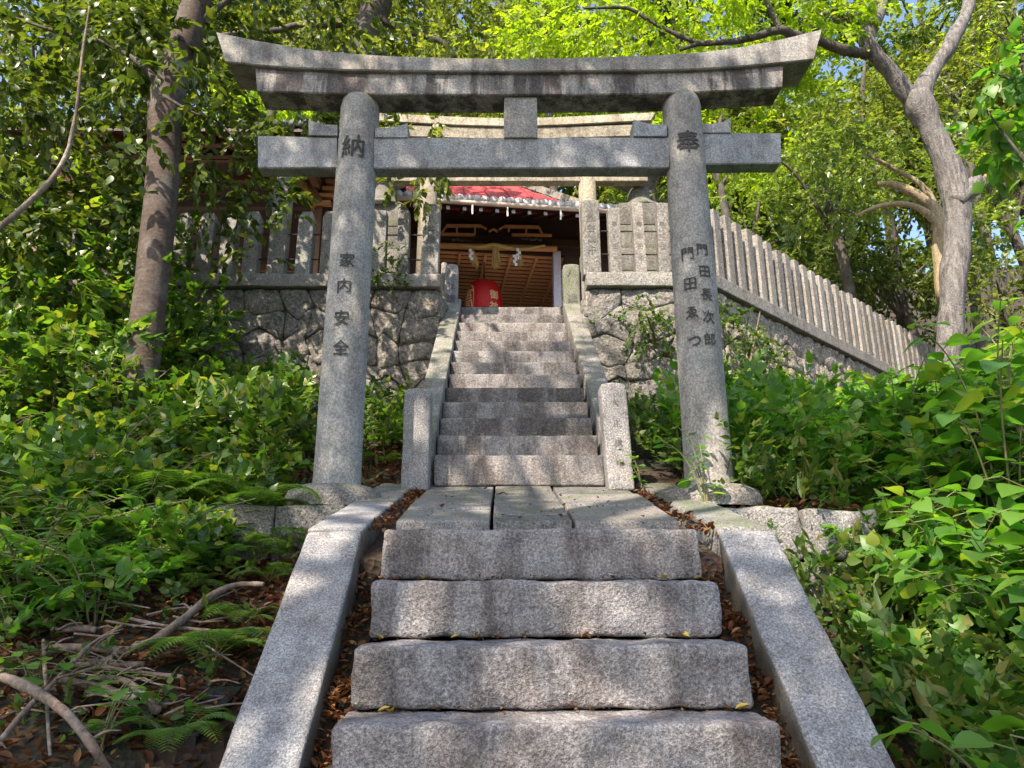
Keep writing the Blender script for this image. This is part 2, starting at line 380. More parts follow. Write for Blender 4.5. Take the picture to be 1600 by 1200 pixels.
TPL['ovate'] = outline_tpl([(0,0),(.12,.17),(.32,.29),(.55,.27),(.78,.14),(1,0)])
TPL['broad'] = outline_tpl([(0,0),(.05,.22),(.22,.40),(.45,.41),(.68,.28),(.86,.12),(1,0)], .28, .20)
TPL['lance'] = outline_tpl([(0,0),(.15,.09),(.4,.155),(.7,.10),(1,0)], .30, .2)
TPL['round'] = outline_tpl([(0,0),(.06,.26),(.3,.46),(.6,.46),(.85,.26),(1,0)], .12, .10)
TPL['curl'] = outline_tpl([(0,0),(.2,.20),(.5,.27),(.8,.14),(1,0)], -.35, .9)
def unit(a): return a/np.maximum(np.linalg.norm(a, axis=-1, keepdims=True), 1e-9)
def leaf_arrays(P, D, U, S, tpl):
    T, Fc = TPL[tpl]; Fc = np.array(Fc); D = unit(D); R_ = unit(np.cross(D, U)); Nn = np.cross(R_, D)
    V = P[:, None, :]+S[:, None, None]*(T[None, :, 0:1]*D[:, None, :]+T[None, :, 1:2]*R_[:, None, :]+T[None, :, 2:3]*Nn[:, None, :])
    idx = (np.arange(len(P))*len(T))[:, None, None]+Fc[None]
    return V.reshape(-1, 3), idx.reshape(-1, Fc.shape[1])
def leaf_obj(name, P, D, U, S, tpl, mat, parent=None, smooth=False):
    V, Fc = leaf_arrays(P, D, U, S, tpl); me = npmesh(name, V, Fc); return finish(name, me, mat, parent, smooth)

def twig_leaves(B, T, L, rng, n=11, size=.09, flat=.6, droop=.25, svar=.3):
    """leaves set along twigs: B base points, T directions, L lengths"""
    m_ = len(B); T = unit(T)
    t = (np.linspace(.12, 1.0, n)[None]+rng.uniform(-.04, .04, (m_, n)))
    sgn = np.where(np.arange(n) % 2 == 0, 1.0, -1.0)[None]*np.ones((m_, 1))
    upv = np.tile(np.array([0, 0, 1.0]), (m_, 1))+rng.normal(0, .35, (m_, 3))
    side = unit(np.cross(T, upv)); nrm = unit(np.cross(side, T))
    P = B[:, None]+T[:, None]*(L[:, None]*t)[..., None]-np.array([0, 0, 1.0])*(droop*L[:, None]*t*t)[..., None]
    spread = .9*(1-t*.75)
    D = T[:, None]*(.55+.6*t)[..., None]+side[:, None]*(sgn*spread)[..., None]+rng.normal(0, .22, (m_, n, 3))-np.array([0, 0, 1])*rng.uniform(0, .5, (m_, n, 1))
    U = nrm[:, None]*flat+rng.normal(0, .38, (m_, n, 3))+np.array([0, 0, .25])
    S = size*(1+rng.uniform(-svar*1.5, svar*1.2, (m_, n)))
    return P.reshape(-1, 3), unit(D).reshape(-1, 3), U.reshape(-1, 3), S.ravel()
def blob_twigs(blobs, dens, rng, shell=.35):
    """twig bases spread through ellipsoid blobs; blobs: (x,y,z,rx,ry,rz)"""
    Bs = []; Ts = []
    for (x, y, z, rx, ry, rz) in blobs:
        n = max(3, int(dens*(rx*ry*rz)**(2/3)*4))
        # sub-clumps so that light and dark clumps and gaps appear
        k = max(3, int(n/16)); c = unit(rng.normal(size=(k, 3)))*rng.uniform(shell, 1, (k, 1))**.6
        ci = rng.integers(0, k, n); u = c[ci]+rng.normal(0, .17, (n, 3))
        Bs.append(np.array([x, y, z])+u*np.array([rx, ry, rz])); Ts.append(u*.7+rng.normal(0, .55, (n, 3))+np.array([0, 0, -.12]))
    return np.concatenate(Bs), unit(np.concatenate(Ts))
def crown(name, blobs, dens, size, mat, parent, seed, n=11, tw=.42, tpl='simple', flat=.6, droop=.25, shell=.35):
    rng = np.random.default_rng(seed); B, T = blob_twigs(blobs, dens, rng, shell)
    L = tw*rng.uniform(.6, 1.3, len(B))
    return leaf_obj(name, *twig_leaves(B, T, L, rng, n, size, flat, droop), tpl, mat, parent)

# ------------------------------------------------------------------ ground
WALL_Y = 7.62; PZ = 3.36
WD = np.array([.735, .678]); WP = np.array([2.12, 7.62])        # the fence turns 43 degrees away here
def outside_line(x, y):       # >0 on the precinct side of the slanting wall
    return (y-WP[1])*WD[0]-(x-WP[0])*WD[1]
def lower(x, y):
    left = np.interp(y, [-6, 0, 1.0, 2.0, 2.4, 3.0, 3.6, 4.19, 5.2, 7.6, 12, 30], [-1.9, -1.7, -1.25, -.74, -.56, -.34, -.08, .20, .72, 1.85, 2.1, 3.5])
    left = np.where((x > -1.35) & (y < 4.1), np.minimum(left, .272+(np.minimum(y, 3.37)-3.37)*.915-.10+(y > 3.37)*np.maximum(y-3.37, 0)*.5), left)
    right = np.interp(y, [-6, 0, 1.0, 2.0, 3.0, 4.19, 5.2, 7.6, 12, 30], [-1.9, -1.75, -1.5, -1.2, -.75, -.15, .45, 1.75, 2.5, 3.2])
    w = np.clip((x+.5)/1.0, 0, 1); z = left*(1-w)+right*w
    terr = np.interp(y, [4.2, 4.6, 5.2, 7.6], [.40, .47, .66, 1.85])
    on = (y > 4.32) & (x > -1.8) & (x < 1.95) & (y < 7.7)
    z = np.where(on, terr, z)
    z = z+.05*np.sin(x*2.3+y*1.1)*np.cos(y*1.9-x)*np.where(np.abs(x) > 1.3, 1, 0)
    st = np.interp(y, [-6, .6, 3.3, 3.4, 5.2, 8.6], [-2.2, -2.15, -.2, .1, .55, 3.0])-.12
    return np.where(np.abs(x) < .98, np.minimum(z, np.where(np.abs(x) < .85, st, z)), z)
def ground_z(x, y):
    x = np.asarray(x, float); y = np.asarray(y, float)
    z = lower(x, y)
    plate = (y > WALL_Y+.22) & (outside_line(x, y) > .22) & ((np.abs(x+.05) > .9) | (y > 8.45))
    far = PZ+np.clip(y-24, 0, 60)*.42+np.clip(np.abs(x)-14, 0, 40)*.25
    return np.where(plate, far, z)
xs = np.concatenate([np.linspace(-60, -8, 27)[:-1], np.linspace(-8, -2, 61)[:-1], np.linspace(-2, 2.6, 93)[:-1], np.linspace(2.6, 9, 65)[:-1], np.linspace(9, 60, 26)])
ys = np.concatenate([np.linspace(-30, -1, 20)[:-1], np.linspace(-1, 9, 201)[:-1], np.linspace(9, 14, 51)[:-1], np.linspace(14, 90, 39)])
XX, YY = np.meshgrid(xs, ys); ZZ = ground_z(XX, YY)
ZZ = ZZ+np.where((np.abs(XX) > 1.25) & (YY < 7.5), 1, 0)*np.array([[mnoise.noise(Vector((x*3, y*3, 0)))*.03 for x in xs] for y in ys])
nx = len(xs); ii = (np.arange(len(ys)-1)[:, None]*nx+np.arange(nx-1)[None]).ravel()
gme = npmesh('ground', np.stack([XX, YY, ZZ], -1).reshape(-1, 3), np.stack([ii, ii+1, ii+nx+1, ii+nx], -1))
tag(finish('ground', gme, M['ground'], None, False), 'brown leaf-strewn forest slope under the plants', None, kind='structure')

def hit(px, py, lift=0.0, y0=1.2, y1=9.0):
    """where the line of sight through a pixel meets the slope"""
    for y in np.arange(y0, y1, .02):
        P = at(px, py, y)
        if P[2] <= float(ground_z(P[0], y))+lift: return P
    return P
bounce = MB()  # ground sheet added to bounce light into the hall
bounce.add([(-9, 8.5, PZ+.012), (9.5, 8.5+6.2, PZ+.012), (9.5, 22, PZ+.012), (-9, 22, PZ+.012)], [(0, 1, 2, 3)])
bounce.add([(-6, 8.46, PZ+.016), (2.4, 8.46, PZ+.016), (9.5, 14.9, PZ+.016), (-6, 14.9, PZ+.016)], [(0, 1, 2, 3)])
tag(bounce.build('bounce_ground', M['bounce_pale']), 'pale ground sheet added at the head of the stairs to bounce light up to the hall ceiling', None, kind='structure')
# ------------------------------------------------------------------ lower stairs
Y0, Z0 = 3.296, .268
TREAD = [.258, .297, .250, .265, .265, .265]; RISE = [.227, .223, .217, .215, .215, .215, .215]
ls = thing('stone_stairs', (0, 2.4, -.6), 'lower flight of rough granite steps between pale sloping side slabs, nearest the camera', 'stairs')
y, z = Y0, Z0
for i in range(6):
    zb = z-RISE[i]+.008
    stone('step', (-.70+random.uniform(-.006, .006), y, zb), (.70+random.uniform(-.006, .006), y+.36, z), M['step'], ls, r=.020, seg=.028, amp=.011, sc_=8, seed=i*5.3)
    if i < 6: y -= TREAD[i]; z -= RISE[i]
SL = .915
def side_slab(x0, x1, ya, yb, mat, parent, name='side_slab', th=.75, seed=1.0, slope=SL, yref=3.37, zref=.272):
    def sh(p): return (p[0], p[1], p[2]+zref+(p[1]-yref)*slope)
    return stone(name, (x0, ya, -th), (x1, yb, 0), mat, parent, r=.02, seg=.05, amp=.006, sc_=5, seed=seed, shear=sh)
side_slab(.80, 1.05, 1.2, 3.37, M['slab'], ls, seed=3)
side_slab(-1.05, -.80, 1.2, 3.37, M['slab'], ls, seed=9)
# ramp between the flights
RS = .245
def rz(y): return .27+RS*(y-3.37)
lp = thing('stone_landing', (0, 4.2, .5), 'gently rising granite paving of rectangular slabs between the two flights, passing under the gate', 'paving')
def rsh(dz):
    return lambda p: (p[0], p[1], p[2]+rz(p[1])+dz)
joints = [(-.70, -.232), (-.225, .172), (.180, .70)]
rows = [[3.64, 4.05, 4.50, 4.95, 5.30], [3.64, 3.83, 4.52, 5.30], [3.64, 4.20, 4.72, 5.30]]
for c, (a, b) in enumerate(joints):
    for j in range(len(rows[c])-1):
        stone('paving_slab', (a+.005, rows[c][j]+.007, -.12), (b-.005, rows[c][j+1]-.007, 0), M['pave'], lp, r=.010, seg=.06, amp=.004, sc_=4, seed=c*7+j, shear=rsh(random.uniform(-.009, .003)))
for s in (-1, 1):
    for j, (ya, yb) in enumerate([(3.375, 4.25), (4.255, 5.35)]):
        x0, x1 = (.80, 1.05) if s > 0 else (-1.05, -.80)
        stone('kerb_slab', (x0, ya, -.42), (x1, yb, 0), M['slab_old'] if j or s > 0 else M['slab'], lp, r=.016, seg=.05, amp=.006, sc_=5, seed=s*3+j, shear=rsh(.006))

# ------------------------------------------------------------------ upper stairs
us = thing('stone_stairs', (-.05, 6.7, 1.5), 'long upper flight of thirteen stained granite steps climbing to the shrine', 'stairs')
YU, ZU, N_UP = 5.205, .745, 13
ZT, YT = 3.30, 8.27
tr = (YT-YU)/(N_UP-1); ri = (ZT-ZU)/N_UP
for i in range(N_UP):
    y = YU+tr*i; z = ZU+ri*(i+1); cx_ = -.055-.012*i/12+random.uniform(-.006, .006)
    stone('step', (cx_-.608, y, z-ri+.006-(.03 if i == 0 else 0)), (cx_+.608, y+tr+.06, z), M['step_up'], us, r=.016, seg=.045, amp=.006, sc_=6, seed=40+i*3.7)
sl2 = ri/tr
for x0, x1, s in ((-.86, -.672, 1), (.57, .76, 2)):
    def sh(p): return (p[0], p[1], p[2]+ZU+ri+.05+(p[1]-YU)*sl2)
    stone('side_slab', (x0, 5.30, -.6), (x1, 6.75, .0), M['slab_old'], us, r=.016, seg=.06, amp=.005, seed=s, shear=sh)
    stone('side_slab', (x0, 6.755, -.6), (x1, 8.42, .0), M['slab_old'], us, r=.016, seg=.06, amp=.005, seed=s+4, shear=sh)

# carved lettering: thin text laid on a surface, groove shade put into its dark colour
def glyph_mesh(text, size, bold=.012):
    cu = bpy.data.curves.new('glyph', 'FONT'); cu.body = text; cu.size = size; cu.align_x = 'CENTER'; cu.align_y = 'CENTER'
    cu.resolution_u = 3
    o = bpy.data.objects.new('glyph', cu); link(o)
    bpy.context.view_layer.update()
    me = bpy.data.meshes.new_from_object(o.evaluated_get(bpy.context.evaluated_depsgraph_get()))
    bpy.data.objects.remove(o); bpy.data.curves.remove(cu)
    return me
def glyph_column(name, chars, place, size, mat, parent, bold=.012, step=.02):
    """place(i, u, v) -> world point for local glyph coordinates"""
    out = MB()
    for i, ch in enumerate(chars):
        me = glyph_mesh(ch, size[i] if isinstance(size, (list, tuple)) else size, bold)
        bm = bmesh.new(); bm.from_mesh(me); bpy.data.meshes.remove(me)
        if not bm.verts: bm.free(); continue
        lo = min(v.co.x for v in bm.verts); hi = max(v.co.x for v in bm.verts)
        ylo = min(v.co.y for v in bm.verts); yhi = max(v.co.y for v in bm.verts); cy = (ylo+yhi)/2; cx = (lo+hi)/2
        k = lo+step
        while k < hi:
            bmesh.ops.bisect_plane(bm, geom=bm.verts[:]+bm.edges[:]+bm.faces[:], plane_co=(k, 0, 0), plane_no=(1, 0, 0)); k += step
        bmesh.ops.triangulate(bm, faces=bm.faces[:])
        bm.verts.index_update()
        sz = size[i] if isinstance(size, (list, tuple)) else size; dq = bold*sz
        for q_, (du, dv) in enumerate([(0, 0)]+([(dq, 0), (-dq, 0), (0, dq), (0, -dq)] if bold > 0 else [])):
            pts = [place(i, v.co.x-cx+du, v.co.y-cy+dv) for v in bm.verts]
            out.add([(p[0], p[1]-.0005*q_, p[2]) for p in pts], [tuple(v.index for v in f.verts) for f in bm.faces])
        bm.free()
    me = pymesh(name, out.V, out.F); return finish(name, me, mat, parent)

# corner posts at the foot of the upper flight
def post(name, x0, x1, y0, y1, zb, zt, label, cat, text=None, tilt=0.0, mat='post', group=None, sizes=.1):
    t = thing(name, ((x0+x1)/2, (y0+y1)/2, zb), label, cat, group)
    def sh(p): return (p[0]+tilt*(p[2]-zb), p[1], p[2]+(.016*(1-((p[0]-(x0+x1)/2)/((x1-x0)/2))**2) if p[2] > zt-.03 else 0))
    stone('shaft', (x0, y0, zb), (x1, y1, zt-.02), M[mat], t, r=.018, seg=.045, amp=.003, sc_=5, seed=x0*9, shear=sh)
    if text:
        zs = np.linspace(zt-.17*(zt-zb)-.02, zb+.25*(zt-zb), len(text))
        glyph_column('lettering', text, lambda i, u, v: ((x0+x1)/2+u+tilt*(zs[i]-zb), y0-.0075, zs[i]+v), sizes, M['groove_shade_soft'], t, .0)
    return t
post('stone_post', -.862, -.676, 5.0, 5.17, .66, 1.39, 'short pale granite post at the left foot of the upper flight', 'stone post')
post('stone_post', .553, .735, 5.0, 5.17, .66, 1.43, 'short pale granite post at the right foot of the upper flight, faintly carved', 'stone post', '大正講中', -.045, sizes=.06)
post('stone_post', -.868, -.712, 8.26, 8.42, 3.25, 3.86, 'grey carved granite post at the left head of the upper flight', 'stone post', '八社講', 0, sizes=.11)
post('stone_post', -.935, -.86, 8.45, 8.6, 3.25, 3.98, 'narrow pale stub post squeezed behind the carved post left of the stair head', 'stone post', mat='fence')
post('stone_post', .57, .77, 8.24, 8.42, 3.25, 3.86, 'green mossy granite post at the right head of the upper flight', 'stone post', '八講', 0, mat='moss_post', sizes=.12)
post('stone_post', .79, .85, 8.2, 8.4, 3.25, 4.02, 'thin pale slab standing beside the mossy post right of the stair head', 'stone post', mat='fence')

# ------------------------------------------------------------------ the torii
TZ = .50; PY = 4.60
to = thing('torii_gate', (0, PY, TZ), 'large grey granite torii gate with carved pillars straddling the paving', 'torii gate')
def pillar(xb, xt, rb, rtp, ztop):
    n = 48; k = 40; V = []; Fc = []
    for i in range(k+1):
        t = i/k; z = .63+(ztop-.63)*t; r = rb+(rtp-rb)*t; x = xb+(xt-xb)*t
        if t > .985: r -= .008*((t-.985)/.015)**2
        for j in range(n):
            a = 2*math.pi*j/n; q = Vector((x+r*math.cos(a), PY+r*math.sin(a), z))
            rr = r+mnoise.noise(q*2.5)*.003+mnoise.noise(q*9)*.0015
            V.append((x+rr*math.cos(a), PY+rr*math.sin(a), z))
        if i:
            for j in range(n): Fc.append(((i-1)*n+j, (i-1)*n+(j+1) % n, i*n+(j+1) % n, i*n+j))
    Fc.append(tuple(k*n+j for j in range(n)))
    return finish('pillar', pymesh('pillar', V, Fc), M['torii'], to, True)
PL = (-1.205, -1.205, .147, .137, float(at(565, 146.5, 4.485)[2])+.006); PR = (1.128, 1.128, .150, .137, float(at(1063, 143.5, 4.485)[2])+.006)
pl = pillar(*PL); pr_ = pillar(*PR)
def on_pillar(Pp, px, py_):
    """world x offset angle and height for a pixel on the pillar front"""
    P = at(px, py_, PY-.14); return P
def pil_text(par, Pp, items, size, name='lettering', bold=.012):
    # items: (char, px, py)
    def place(i, u, v):
        P = at(items[i][1], items[i][2], PY-.135); z = P[2]+v; t = (z-.63)/(Pp[4]-.63); r = Pp[2]+(Pp[3]-Pp[2])*t+.0065; x0 = Pp[0]
        s0 = max(-.97, min(.97, (P[0]-x0)/r)); a = math.asin(s0)+u/r
        return (x0+r*math.sin(a), PY-r*math.cos(a), z)
    return glyph_column(name, [c for c, _, _ in items], place, size, M['groove_shade'], par, bold, .015)
pil_text(pl, PL, [('納', 551, 228)], .185, bold=.008)
pil_text(pl, PL, [('家', 543, 407), ('内', 538, 447), ('安', 534, 497), ('全', 533, 543)], .108, bold=.012)
pil_text(pr_, PR, [('奉', 1075, 221)], .185, bold=.008)
pil_text(pr_, PR, [('門', 1097, 391), ('田', 1101, 425), ('長', 1104, 461), ('次', 1107, 496), ('郎', 1109, 531)], .092, bold=.010)
pil_text(pr_, PR, [('門', 1074, 396), ('田', 1078, 443), ('ゑ', 1081, 488), ('つ', 1085, 533)], .098, bold=.010)
for s, (cx_, cy_) in enumerate(((-1.205, PY-.01), (1.135, PY))):
    V = []; Fc = []; n = 36; prof = [(.0, .30), (.05, .305), (.10, .285), (.135, .22), (.145, .15)]
    for i, (h, r) in enumerate(prof):
        for j in range(n):
            a = 2*math.pi*j/n; rr = r*(1+.05*mnoise.noise(Vector((math.cos(a)*1.5+s*4, math.sin(a)*1.5, h*4)))); V.append((cx_+rr*math.cos(a), cy_+rr*math.sin(a)*.95, TZ-.01+h))
        if i:
            for j in range(n): Fc.append(((i-1)*n+j, (i-1)*n+(j+1) % n, i*n+(j+1) % n, i*n+j))
    Fc.append(tuple((len(prof)-1)*n+j for j in range(n)))
    finish('base_stone', pymesh('base_stone', V, Fc), M['slab_old'], to, True)
def beam_mesh(name, top, bot, y0, y1, mat, parent, n=60, cut=0.0, ny=4, bev=.008):
    """curved beam: top, bot = lists of (x,z); both resampled; slanted ends"""
    def rs(c):
        c = np.array(c); return lambda t: (np.interp(t, np.linspace(0, 1, len(c)), c[:, 0]), np.interp(t, np.linspace(0, 1, len(c)), c[:, 1]))
    ft, fb = rs(top), rs(bot); V = []; Fc = []
    sec = []
    for i in range(n+1):
        t = i/n; (xt, zt), (xb, zb) = ft(t), fb(t); ring = []
        h = zt-zb; dx = (xt-xb)
        pts = [(0, y0+bev), (bev/h, y0), (.33, y0), (.66, y0), (1-bev/h, y0), (1, y0+bev), (1, (y0+y1)/2), (1, y1-bev), (1-bev/h, y1), (.5, y1), (bev/h, y1), (0, y1-bev), (0, (y0+y1)/2)]
        for (s, yy) in pts:
            q = Vector((xb+dx*s, yy, zb+h*s)); d = mnoise.noise_vector(q*5)*.003
            ring.append(q+d)
        V += ring; m_ = len(pts)
        if i:
            for k in range(m_): Fc.append(((i-1)*m_+k, (i-1)*m_+(k+1) % m_, i*m_+(k+1) % m_, i*m_+k))
    Fc.append(tuple(range(m_-1, -1, -1))); Fc.append(tuple(n*m_+k for k in range(m_)))
    me = pymesh(name, V, Fc); bm = bmesh.new(); bm.from_mesh(me); bmesh.ops.recalc_face_normals(bm, faces=bm.faces); bm.to_mesh(me); bm.free()
    return finish(name, me, mat, parent, False)
def atl(pts, Y): return [(at(px, py, Y)[0], at(px, py, Y)[2]) for px, py in pts]
def curve(pts, n=25):
    """smooth resample of a pixel polyline"""
    P, _ = catmull([(p[0], 0, p[1]) for p in pts], [1]*len(pts), 8); return [(p.x, p.z) for p in P]
KY = 4.45
kt = curve([(337.5, 49), (420, 66), (500, 78), (620, 87), (800, 90.5), (980, 87), (1100, 80), (1195, 66), (1284, 45)])
kb = curve([(353, 96), (420, 103), (500, 107.5), (620, 110.5), (800, 111.5), (980, 110), (1100, 107), (1190, 101), (1271, 92)])
beam_mesh('cap_beam', atl(kt, KY), atl(kb, KY), KY, KY+.31, M['beam'], to)
st_ = curve([(399, 104), (500, 108.5), (620, 111.5), (800, 112.5), (980, 111), (1100, 108), (1224, 98)])
sb_ = curve([(402, 142.5), (500, 145.5), (620, 147.5), (800, 148), (980, 147), (1100, 143.5), (1222, 136.5)])
beam_mesh('upper_lintel', [(x, z-.003) for x, z in atl(st_, KY+.035)], atl(sb_, KY+.035), KY+.035, KY+.25, M['lintel'], to)
NY = 4.535
for (a, b) in (((403, 211, 262), (526, 214, 262.5)), ((584, 215, 263), (1046, 214, 262)), ((1094, 207.5, 257), (1220, 207, 255))):
    beam_mesh('tie_beam', atl([(a[0], a[1]), (b[0], b[1])], NY), atl([(a[0], a[2]), (b[0], b[2])], NY), NY, NY+.125, M['nuki'], to, 20)
def wedge(poly):
    V = MB().prism([(at(px, py, NY-.012)[0], at(px, py, NY-.012)[2]) for px, py in poly], NY-.012, NY+.14); V.build('wedge', M['nuki'], to, bevel=.004)
wedge([(482, 211), (527, 212), (527, 195), (505, 194), (492, 190), (482, 187)])
wedge([(586, 214.5), (637, 214.5), (637, 192), (626, 196), (610, 199), (586, 200)])
wedge([(990, 212.5), (1042, 212.5), (1042, 194), (1020, 194), (1003, 190), (990, 186)])
wedge([(1096, 207), (1142, 207), (1142, 183), (1131, 190), (1115, 193), (1096, 194)])
MB().prism([(at(px, py, NY-.02)[0], at(px, py, NY-.02)[2]) for px, py in [(787, 214.5), (840, 214.5), (839, 146), (788, 146)]], NY-.02, NY+.14).build('centre_strut', M['torii'], to, bevel=.006)

# low retaining walls under the torii
wl = thing('retaining_wall', (-1.45, 4.25, .1), 'low wall of two big granite blocks under the left base of the torii', 'retaining wall')
for j, (a, b) in enumerate(((-1.95, -1.46), (-1.455, -1.06))): stone('block', (a, 4.19, .02), (b, 4.5, .475), M['slab_old'], wl, r=.025, seg=.05, amp=.014, seed=j)
wr = thing('retaining_wall', (1.45, 4.25, 0), 'rough granite block wall right of the paving, holding up the right base', 'retaining wall')
for j, (a, b, c, d) in enumerate(((1.06, 1.50, .16, .46), (1.50, 1.93, .16, .44), (1.06, 1.36, -.10, .155), (1.365, 1.96, -.11, .155), (1.06, 1.66, -.42, -.105), (1.665, 2.0, -.42, -.115))):
    stone('block', (a+.004, 4.12, c+.003), (b-.004, 4.5, d-.003), M['slab_old'], wr, r=.03, seg=.05, amp=.018, seed=20+j)

# ------------------------------------------------------------------ rubble retaining walls with stone fences
def rubble(name, parent, p0, d, length, z0, z1, mat, seed, cell=.35, thick=.3, side=1):
    """irregular polygonal masonry in the vertical plane through p0 along d; faces to the right of d rotated outwards"""
    rng = random.Random(seed); d = Vector((d[0], d[1], 0)); out = Vector((d.y, -d.x, 0))*side
    cols = max(2, int(length/cell)); rowsn = max(2, int((z1-z0)/(cell*.72))); cw = length/cols; rh = (z1-z0)/rowsn
    # lattice for brick-bond hexagonal cells: vertices on row lines at half-cell spacing
    L = {}
    for r in range(rowsn+1):
        for c in range(2*cols+1):
            ju = rng.uniform(-.24, .24)*cw if 0 < c < 2*cols else 0
            jv = (rng.uniform(-.32, .32)*rh if 0 < r < rowsn else 0)
            zz = (.13*rh*(1 if (c+r) % 2 == 0 else -1) if 0 < r < rowsn else 0)
            L[r, c] = (c*cw/2+ju, z0+r*rh+jv+zz)
    B = MB(); p0 = Vector((p0[0], p0[1], 0))
    for r in range(rowsn):
        off = r % 2
        cs = list(range(off-1 if off else 0, 2*cols, 2))
        for c in cs:
            c0, c1, c2 = max(0, c), c+1, min(2*cols, c+2)
            poly = [L[r, c0]]+([L[r, c1]] if c1 not in (c0, c2) and 0 < c1 < 2*cols else [])+[L[r, c2], L[r+1, c2]]+([L[r+1, c1]] if c1 not in (c0, c2) and 0 < c1 < 2*cols else [])+[L[r+1, c0]]
            if c2 <= c0: continue
            # densify outline, inset, round
            P = []
            for i in range(len(poly)):
                a, b = Vector(poly[i]), Vector(poly[(i+1) % len(poly)]); nseg = 5
                for k in range(nseg): P.append(a.lerp(b, k/nseg))
            cen = sum(P, Vector((0, 0)))/len(P); n = len(P); bulge = rng.uniform(.022, .048); tilt = rng.uniform(-.12, .12)
            sm = [(P[i-1]+P[i]*2+P[(i+1) % n])/4 for i in range(n)]
            rings = [(1.0, -.06), (.992, .0), (.965, .45), (.88, .75), (.70, .95), (.46, 1.0), (.22, 1.0)]
            V = []; Fc = []
            for k, (s, h) in enumerate(rings):
                for q in (sm if k > 0 else P):
                    w = cen+(q-cen)*(s+.02*mnoise.noise(Vector((q.x*6, q.y*6, seed))))
                    hh = (h*bulge if h > 0 else h)+mnoise.noise(Vector((w.x*9, w.y*9, seed+2)))*.034*(h > 0)+mnoise.noise(Vector((w.x*28, w.y*28, seed)))*.012*(h > 0)+(w.x-cen.x)*tilt*(h > 0)
                    V.append(p0+d*w.x+Vector((0, 0, w.y))+out*hh)
                if k:
                    for i in range(n): Fc.append(((k-1)*n+i, (k-1)*n+(i+1) % n, k*n+(i+1) % n, k*n+i))
            V.append(p0+d*cen.x+Vector((0, 0, cen.y))+out*(bulge*1.02)); e = len(V)-1; k = len(rings)-1
            for i in range(n): Fc.append((k*n+i, k*n+(i+1) % n, e))
            B.add(V, Fc)
    me = pymesh(name, B.V, B.F); bm = bmesh.new(); bm.from_mesh(me); bmesh.ops.recalc_face_normals(bm, faces=bm.faces); bm.to_mesh(me); bm.free()
    o = finish(name, me, mat, parent, True)
    a = p0-out*.02; q = p0+d*length-out*.02; bk = MB()
    P4 = [a, q, q-out*thick, a-out*thick]
    bk.add([(*v.xy, z0) for v in P4]+[(*v.xy, z1-.01) for v in P4], [(0,3,2,1),(4,5,6,7),(0,1,5,4),(1,2,6,5),(2,3,7,6),(3,0,4,7)])
    bk.build('backing', M['joint'], parent)
    return o
wallL = thing('stone_wall', (-3, WALL_Y, 1.5), 'mossy wall of large polygonal stones left of the stairs, half hidden by leaves', 'stone wall')
rubble('masonry', wallL, (-5.8, WALL_Y), (1, 0), 4.93, 1.3, 3.235, M['rubble'], 3)
# return face beside the stairs
rubble('masonry', wallL, (-.865, WALL_Y+.0), (0, 1), .85, 1.6, 3.235, M['rubble'], 13, side=1)
wallR = thing('stone_wall', (1.4, WALL_Y, 1.5), 'squared stone wall right of the stairs with a shrub growing from it', 'stone wall')
rubble('masonry', wallR, (.775, WALL_Y), (1, 0), 1.36, 1.3, 3.255, M['rubble'], 5, cell=.36)
rubble('masonry', wallR, (.775, WALL_Y+.85), (0, -1), .85, 1.6, 3.255, M['rubble'], 15, side=1)
wallS = thing('stone_wall', (4.5, 9.8, 1.5), 'long pale rubble wall receding to the right behind the leafy plants', 'stone wall')
rubble('masonry', wallS, WP, WD, 9.0, 1.3, 3.27, M['rubble_r'], 8, cell=.36)

def fence_post(p, d, w, t, zb, zt, mat, parent, seed, pointed=.03):
    """upright post, w along the fence, t across, slightly chamfered head"""
    d = Vector((d[0], d[1], 0)); o = Vector((-d.y, d.x, 0)); B = MB(); p = Vector((p[0], p[1], 0)); rng = random.Random(seed)
    lean = rng.uniform(-.022, .022); zt += rng.uniform(-.018, .018); V = []
    for (z, k) in ((zb, 1), (zt-pointed*1.4, 1), (zt, .62)):
        for (a, b) in ((-1, -1), (1, -1), (1, 1), (-1, 1)):
            V.append(p+d*(a*w/2*k+lean*(z-zb))+o*(b*t/2*k)+Vector((0, 0, z)))
    B.add(V, [(0,1,5,4),(1,2,6,5),(2,3,7,6),(3,0,4,7),(4,5,9,8),(5,6,10,9),(6,7,11,10),(7,4,8,11),(8,9,10,11),(3,2,1,0)])
    return B.build('post', mat, parent, bevel=.008)
def rods(parent, p, q, zs):
    for z in zs:
        B = MB(); B.tube([(p[0], p[1], z), (q[0], q[1], z)], [.009, .009], 6); B.build('iron_rod', M['iron'], parent)
# left fence
fl = thing('stone_fence', (-3, WALL_Y+.05, 3.24), 'mossy stone picket fence on the left wall, draped with leaves', 'fence')
stone('base_rail', (-5.6, WALL_Y-.09, 3.24), (-.852, WALL_Y+.17, 3.395), M['fence'], fl, r=.015, seg=.09, amp=.008, seed=2)
FY = WALL_Y+.02
def fx(px, py=420): return at(px, py, FY)[0]
for k, (px, w, top) in enumerate([(100, .17, 335), (140, .17, 335), (180, .17, 334), (205, .17, 334), (243, .17, 335), (281, .17, 335), (317, .17, 336), (354, .16, 334), (391, .16, 334), (432, .19, 272), (474, .17, 332), (512, .16, 332), (550, .16, 332), (592, .15, 331), (630, .13, 331)]):
    x = fx(px); fence_post((x, FY+.02), (1, 0), w, .15, 3.392, at(px, top, FY)[2], M['fence'], fl, k, pointed=.06 if k < 12 else .015)
gp = stone('gate_post', (-1.085, FY-.03, 3.392), (-.893, FY+.16, at(670, 320, FY)[2]), M['fence'], fl, r=.012, seg=.05, amp=.003, seed=33)
zz = np.linspace(4.10, 3.72, 4)
